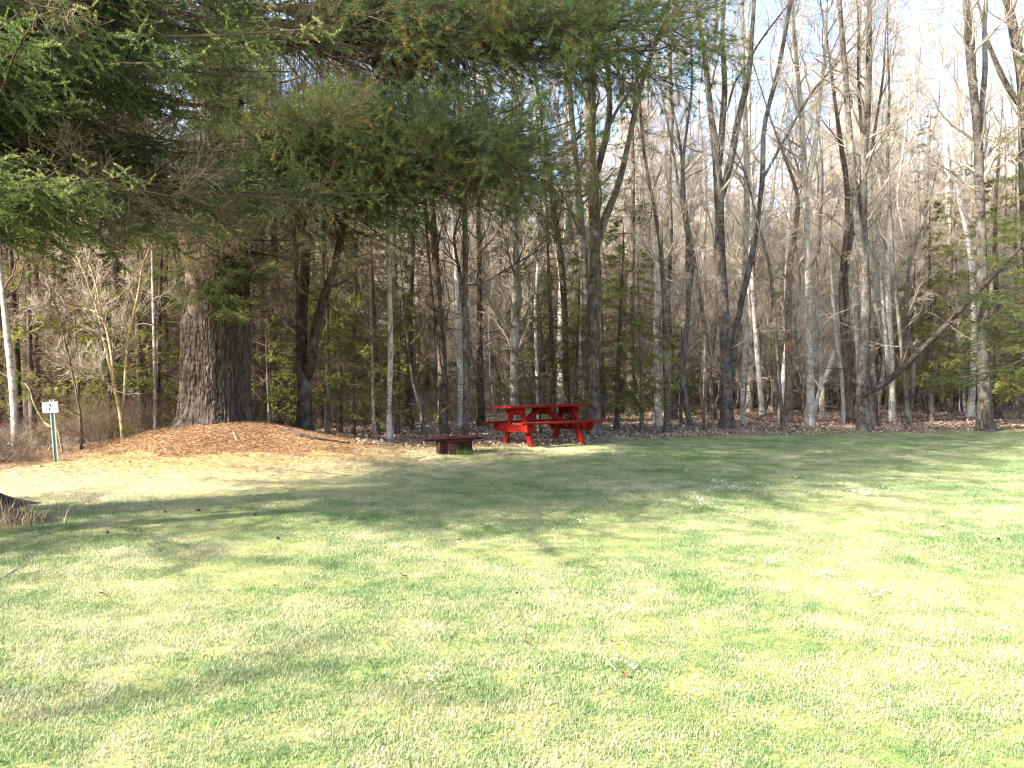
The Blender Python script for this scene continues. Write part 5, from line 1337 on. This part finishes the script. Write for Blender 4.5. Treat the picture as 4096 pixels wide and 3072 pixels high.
for z in (0.80, 0.925):
    g = G(); g.tubes(np.array([[(-0.075 + 0.055, -0.034, z), (-0.02, -0.038, z)]]), np.array([[0.005, 0.005]]), 8); link('screw', g.mesh('screw', GALV), sign)
g = G(); g.box((-0.02, -0.02, 0.953), (0.03, 0.02, 0.016)); link('bracket', g.mesh('bracket', GALV, False), sign)

# ------------------------------------------------------------------ flowers, leaves and cones in the grass
def flowers(px, py, n, sx, sy, m, label, grp, size=0.009):
    c = ground_at(px, py); g = G(); gs = G()
    for _ in range(n):
        x, y = rng.normal() * sx, rng.normal() * sy; z = 0.035 + rng.random() * 0.02
        tl = rng.normal(size=2) * 0.3
        ring_ = [(x, y, z)]
        for k in range(10):
            r = size * (1.0 if k % 2 else 0.55); a = k / 10 * 6.283
            ring_.append((x + r * math.cos(a), y + r * math.sin(a), z + r * (tl[0] * math.cos(a) + tl[1] * math.sin(a)) + 0.002))
        g.add(ring_, t=[(0, k + 1, (k + 1) % 10 + 1) for k in range(10)], tone=rng.random())
        gs.tubes(np.array([[(x, y, -0.01), (x, y, z)]]), np.array([[0.001, 0.0008]]), 3)
    root = thing('flower_clump', label, 'flowers', c, 0, grp)
    link('blossoms', g.mesh('blossoms', m, False), root, kind='stuff'); link('stalks', gs.mesh('stalks', FRESHG), root, kind='stuff')
for px, py, n, lb in [(2886, 1937, 46, 'densest white flower clump in the shaded grass right of centre'), (2905, 1962, 34, 'loose white flower clump just below the densest shaded clump'),
        (2851, 1967, 16, 'small sprinkle of white flowers left of the loose shaded clump'), (3033, 1944, 24, 'white flowers on the border of shade and sun'),
        (3000, 1967, 10, 'few white flowers left of those on the shade border'), (3219, 1920, 24, 'white flower clump at the upper lawn below the fallen logs'),
        (3328, 1926, 12, 'tiny white flower clump right of the one on the upper lawn'), (2804, 2009, 20, 'white flowers at the lower edge of the shadow'),
        (2801, 2038, 12, 'sparse white flowers in the sun just under the shadow edge'), (3458, 1984, 70, 'brightest broad white flower patch on the sunny right lawn'),
        (3540, 1965, 26, 'narrow white flower patch right of the brightest one'), (2749, 1894, 12, 'faint white flowers far back in the shaded lawn'),
        (3080, 2272, 22, 'white flowers near the middle of the sunlit lawn'), (3480, 2385, 50, 'wide scattering of white flowers on the right lawn'),
        (2500, 2690, 22, 'white flowers in the bleached patch near the front'), (1755, 2720, 14, 'white flowers in the front lawn left of the bleached patch'),
        (3300, 2320, 26, 'thin line of white flowers right of the middle lawn'), (2310, 2097, 20, 'little white and pale flowers under the middle of the shadow')]:
    flowers(px, py, n, 0.075 if n > 20 else 0.045, 0.10, PETALW, lb, 'white flower clumps in the lawn')
for px, py, n, lb in [(2632, 1954, 8, 'violet flowers left of the white clumps in the shade'), (1990, 2020, 8, 'violets in the darkest part of the lawn shadow'), (2380, 1950, 10, 'violets in the shaded grass below the picnic table'),
        (2290, 1960, 7, 'few violets left of those below the picnic table'), (2930, 2395, 7, 'violets in the sunny lawn among thin grass'), (3510, 1857, 4, 'single small violet group far right near the wood')]:
    flowers(px, py, n, 0.13, 0.1, PETALV, lb, 'violets in the lawn', 0.009)
def dead_leaf(px, py, s, label):
    c = ground_at(px, py); g = G(); n = 6
    V = []
    for i in range(n + 1):
        u = i / n * 2 - 1
        wd_ = (1 - u * u) ** 0.6 * 0.5 + 0.02
        for j in range(5):
            v = (j - 2) / 2 * wd_; V.append((u * s, v * s, s * (0.5 * v * v * 2 + 0.45 * u * u + 0.1 * math.sin(5 * u + j)) + 0.022))
    q = [(i * 5 + j, i * 5 + j + 1, i * 5 + j + 6, i * 5 + j + 5) for i in range(n) for j in range(4)]
    g.add(V, q, tone=rng.random()); o = link('dead_leaf', g.mesh('dead_leaf', LEAFB), loc=c); o.rotation_euler = (random.uniform(-.4, .4), random.uniform(-.4, .4), random.uniform(0, 6))
    tag(o, label, 'dead leaf', 'curled brown leaves on the lawn')
for px, py, s, lb in [(405, 2388, 0.026, 'red brown curled leaf on the sunlit grass at the left'), (1610, 2316, 0.03, 'red brown curled leaf left of the lawn centre'), (2105, 2587, 0.02, 'dark brown curled leaf near the lower middle of the lawn'),
        (2448, 2583, 0.022, 'orange curled leaf right of the dark one in the lower lawn'), (2383, 2283, 0.02, 'small brown leaf in the middle of the sunny lawn'), (3780, 2115, 0.028, 'brown leaf on the far right sunny lawn'),
        (3995, 2167, 0.028, 'orange brown leaf close to the right edge'), (2070, 2385, 0.018, 'faint brown leaf below the lawn centre'), (1105, 2355, 0.018, 'tiny brown leaf in the left lawn below the shadow'), (2505, 2712, 0.018, 'small leaf beside the front white flowers')]:
    dead_leaf(px, py, s, lb)
def cone(px, py, label):
    c = ground_at(px, py); g = G(); 
    for i in range(9):
        for j in range(8):
            a = j / 8 * 6.283 + i * 0.4; r = 0.016 * math.sin((i + 1.2) / 10.5 * math.pi) + 0.004; x = (i - 4.5) * 0.006
            o_ = np.array((x, r * math.cos(a), r * math.sin(a) + 0.03)); t_ = np.array((0.010, 0, 0)); s_ = np.array((0, -math.sin(a), math.cos(a))) * 0.006; n_ = np.array((0, math.cos(a), math.sin(a))) * 0.008
            g.add([o_ - s_, o_ + s_, o_ + t_ + n_ * 0.9, o_ - n_ * 1.0], t=[(0, 1, 2), (0, 2, 3), (1, 3, 2), (0, 3, 1)])
    o = link('pine_cone', g.mesh('pine_cone', BROWN, False), loc=c); o.scale = (0.6, 0.6, 0.6); o.rotation_euler = (0, 0, random.uniform(0, 6)); tag(o, label, 'pine cone', 'pine cones in the grass')
for px, py, lb in [(795, 2047, 'dark pine cone in the shaded grass in front of the mound'), (662, 2052, 'pine cone just left of another in the straw grass'), (1020, 2064, 'pine cone in the shadow right of the straw grass'),
        (1112, 2160, 'pine cone in the middle of the long shadow'), (1265, 2092, 'pine cone on the upper edge of the long shadow'), (430, 2136, 'pine cone in the grass right of the near spruce root'), (165, 1870, 'pine cone near the foot of the number sign'), (520, 1852, 'pine cone on the straw slope under the tan shrub')]:
    cone(px, py, lb)

# labels that two copies still share: say which is nearer
byl = {}
for o in COL.objects:
    if o.parent is None and o.get('group') and o.get('label') and o.get('category') in ('tree', 'conifer'): byl.setdefault(o['label'], []).append(o)
for lb, os_ in byl.items():
    if len(os_) > 1:
        os_.sort(key=lambda o: o.location.y)
        wd = ['nearer', 'farther'] if len(os_) == 2 else ['nearest', 'second', 'third', 'fourth', 'fifth', 'sixth', 'seventh']
        for o, w_ in zip(os_, wd): o['label'] = w_ + ' ' + lb
for lb, os_ in byl.items():
    for o in os_:
        if len(o['label'].split()) > 16: o['label'] = o['label'].replace('behind the front row', 'behind front trunks').replace(' tree ', ' ')
        if len(o['label'].split()) > 16: o['label'] = o['label'].replace('stout ', '').replace('straight ', '')
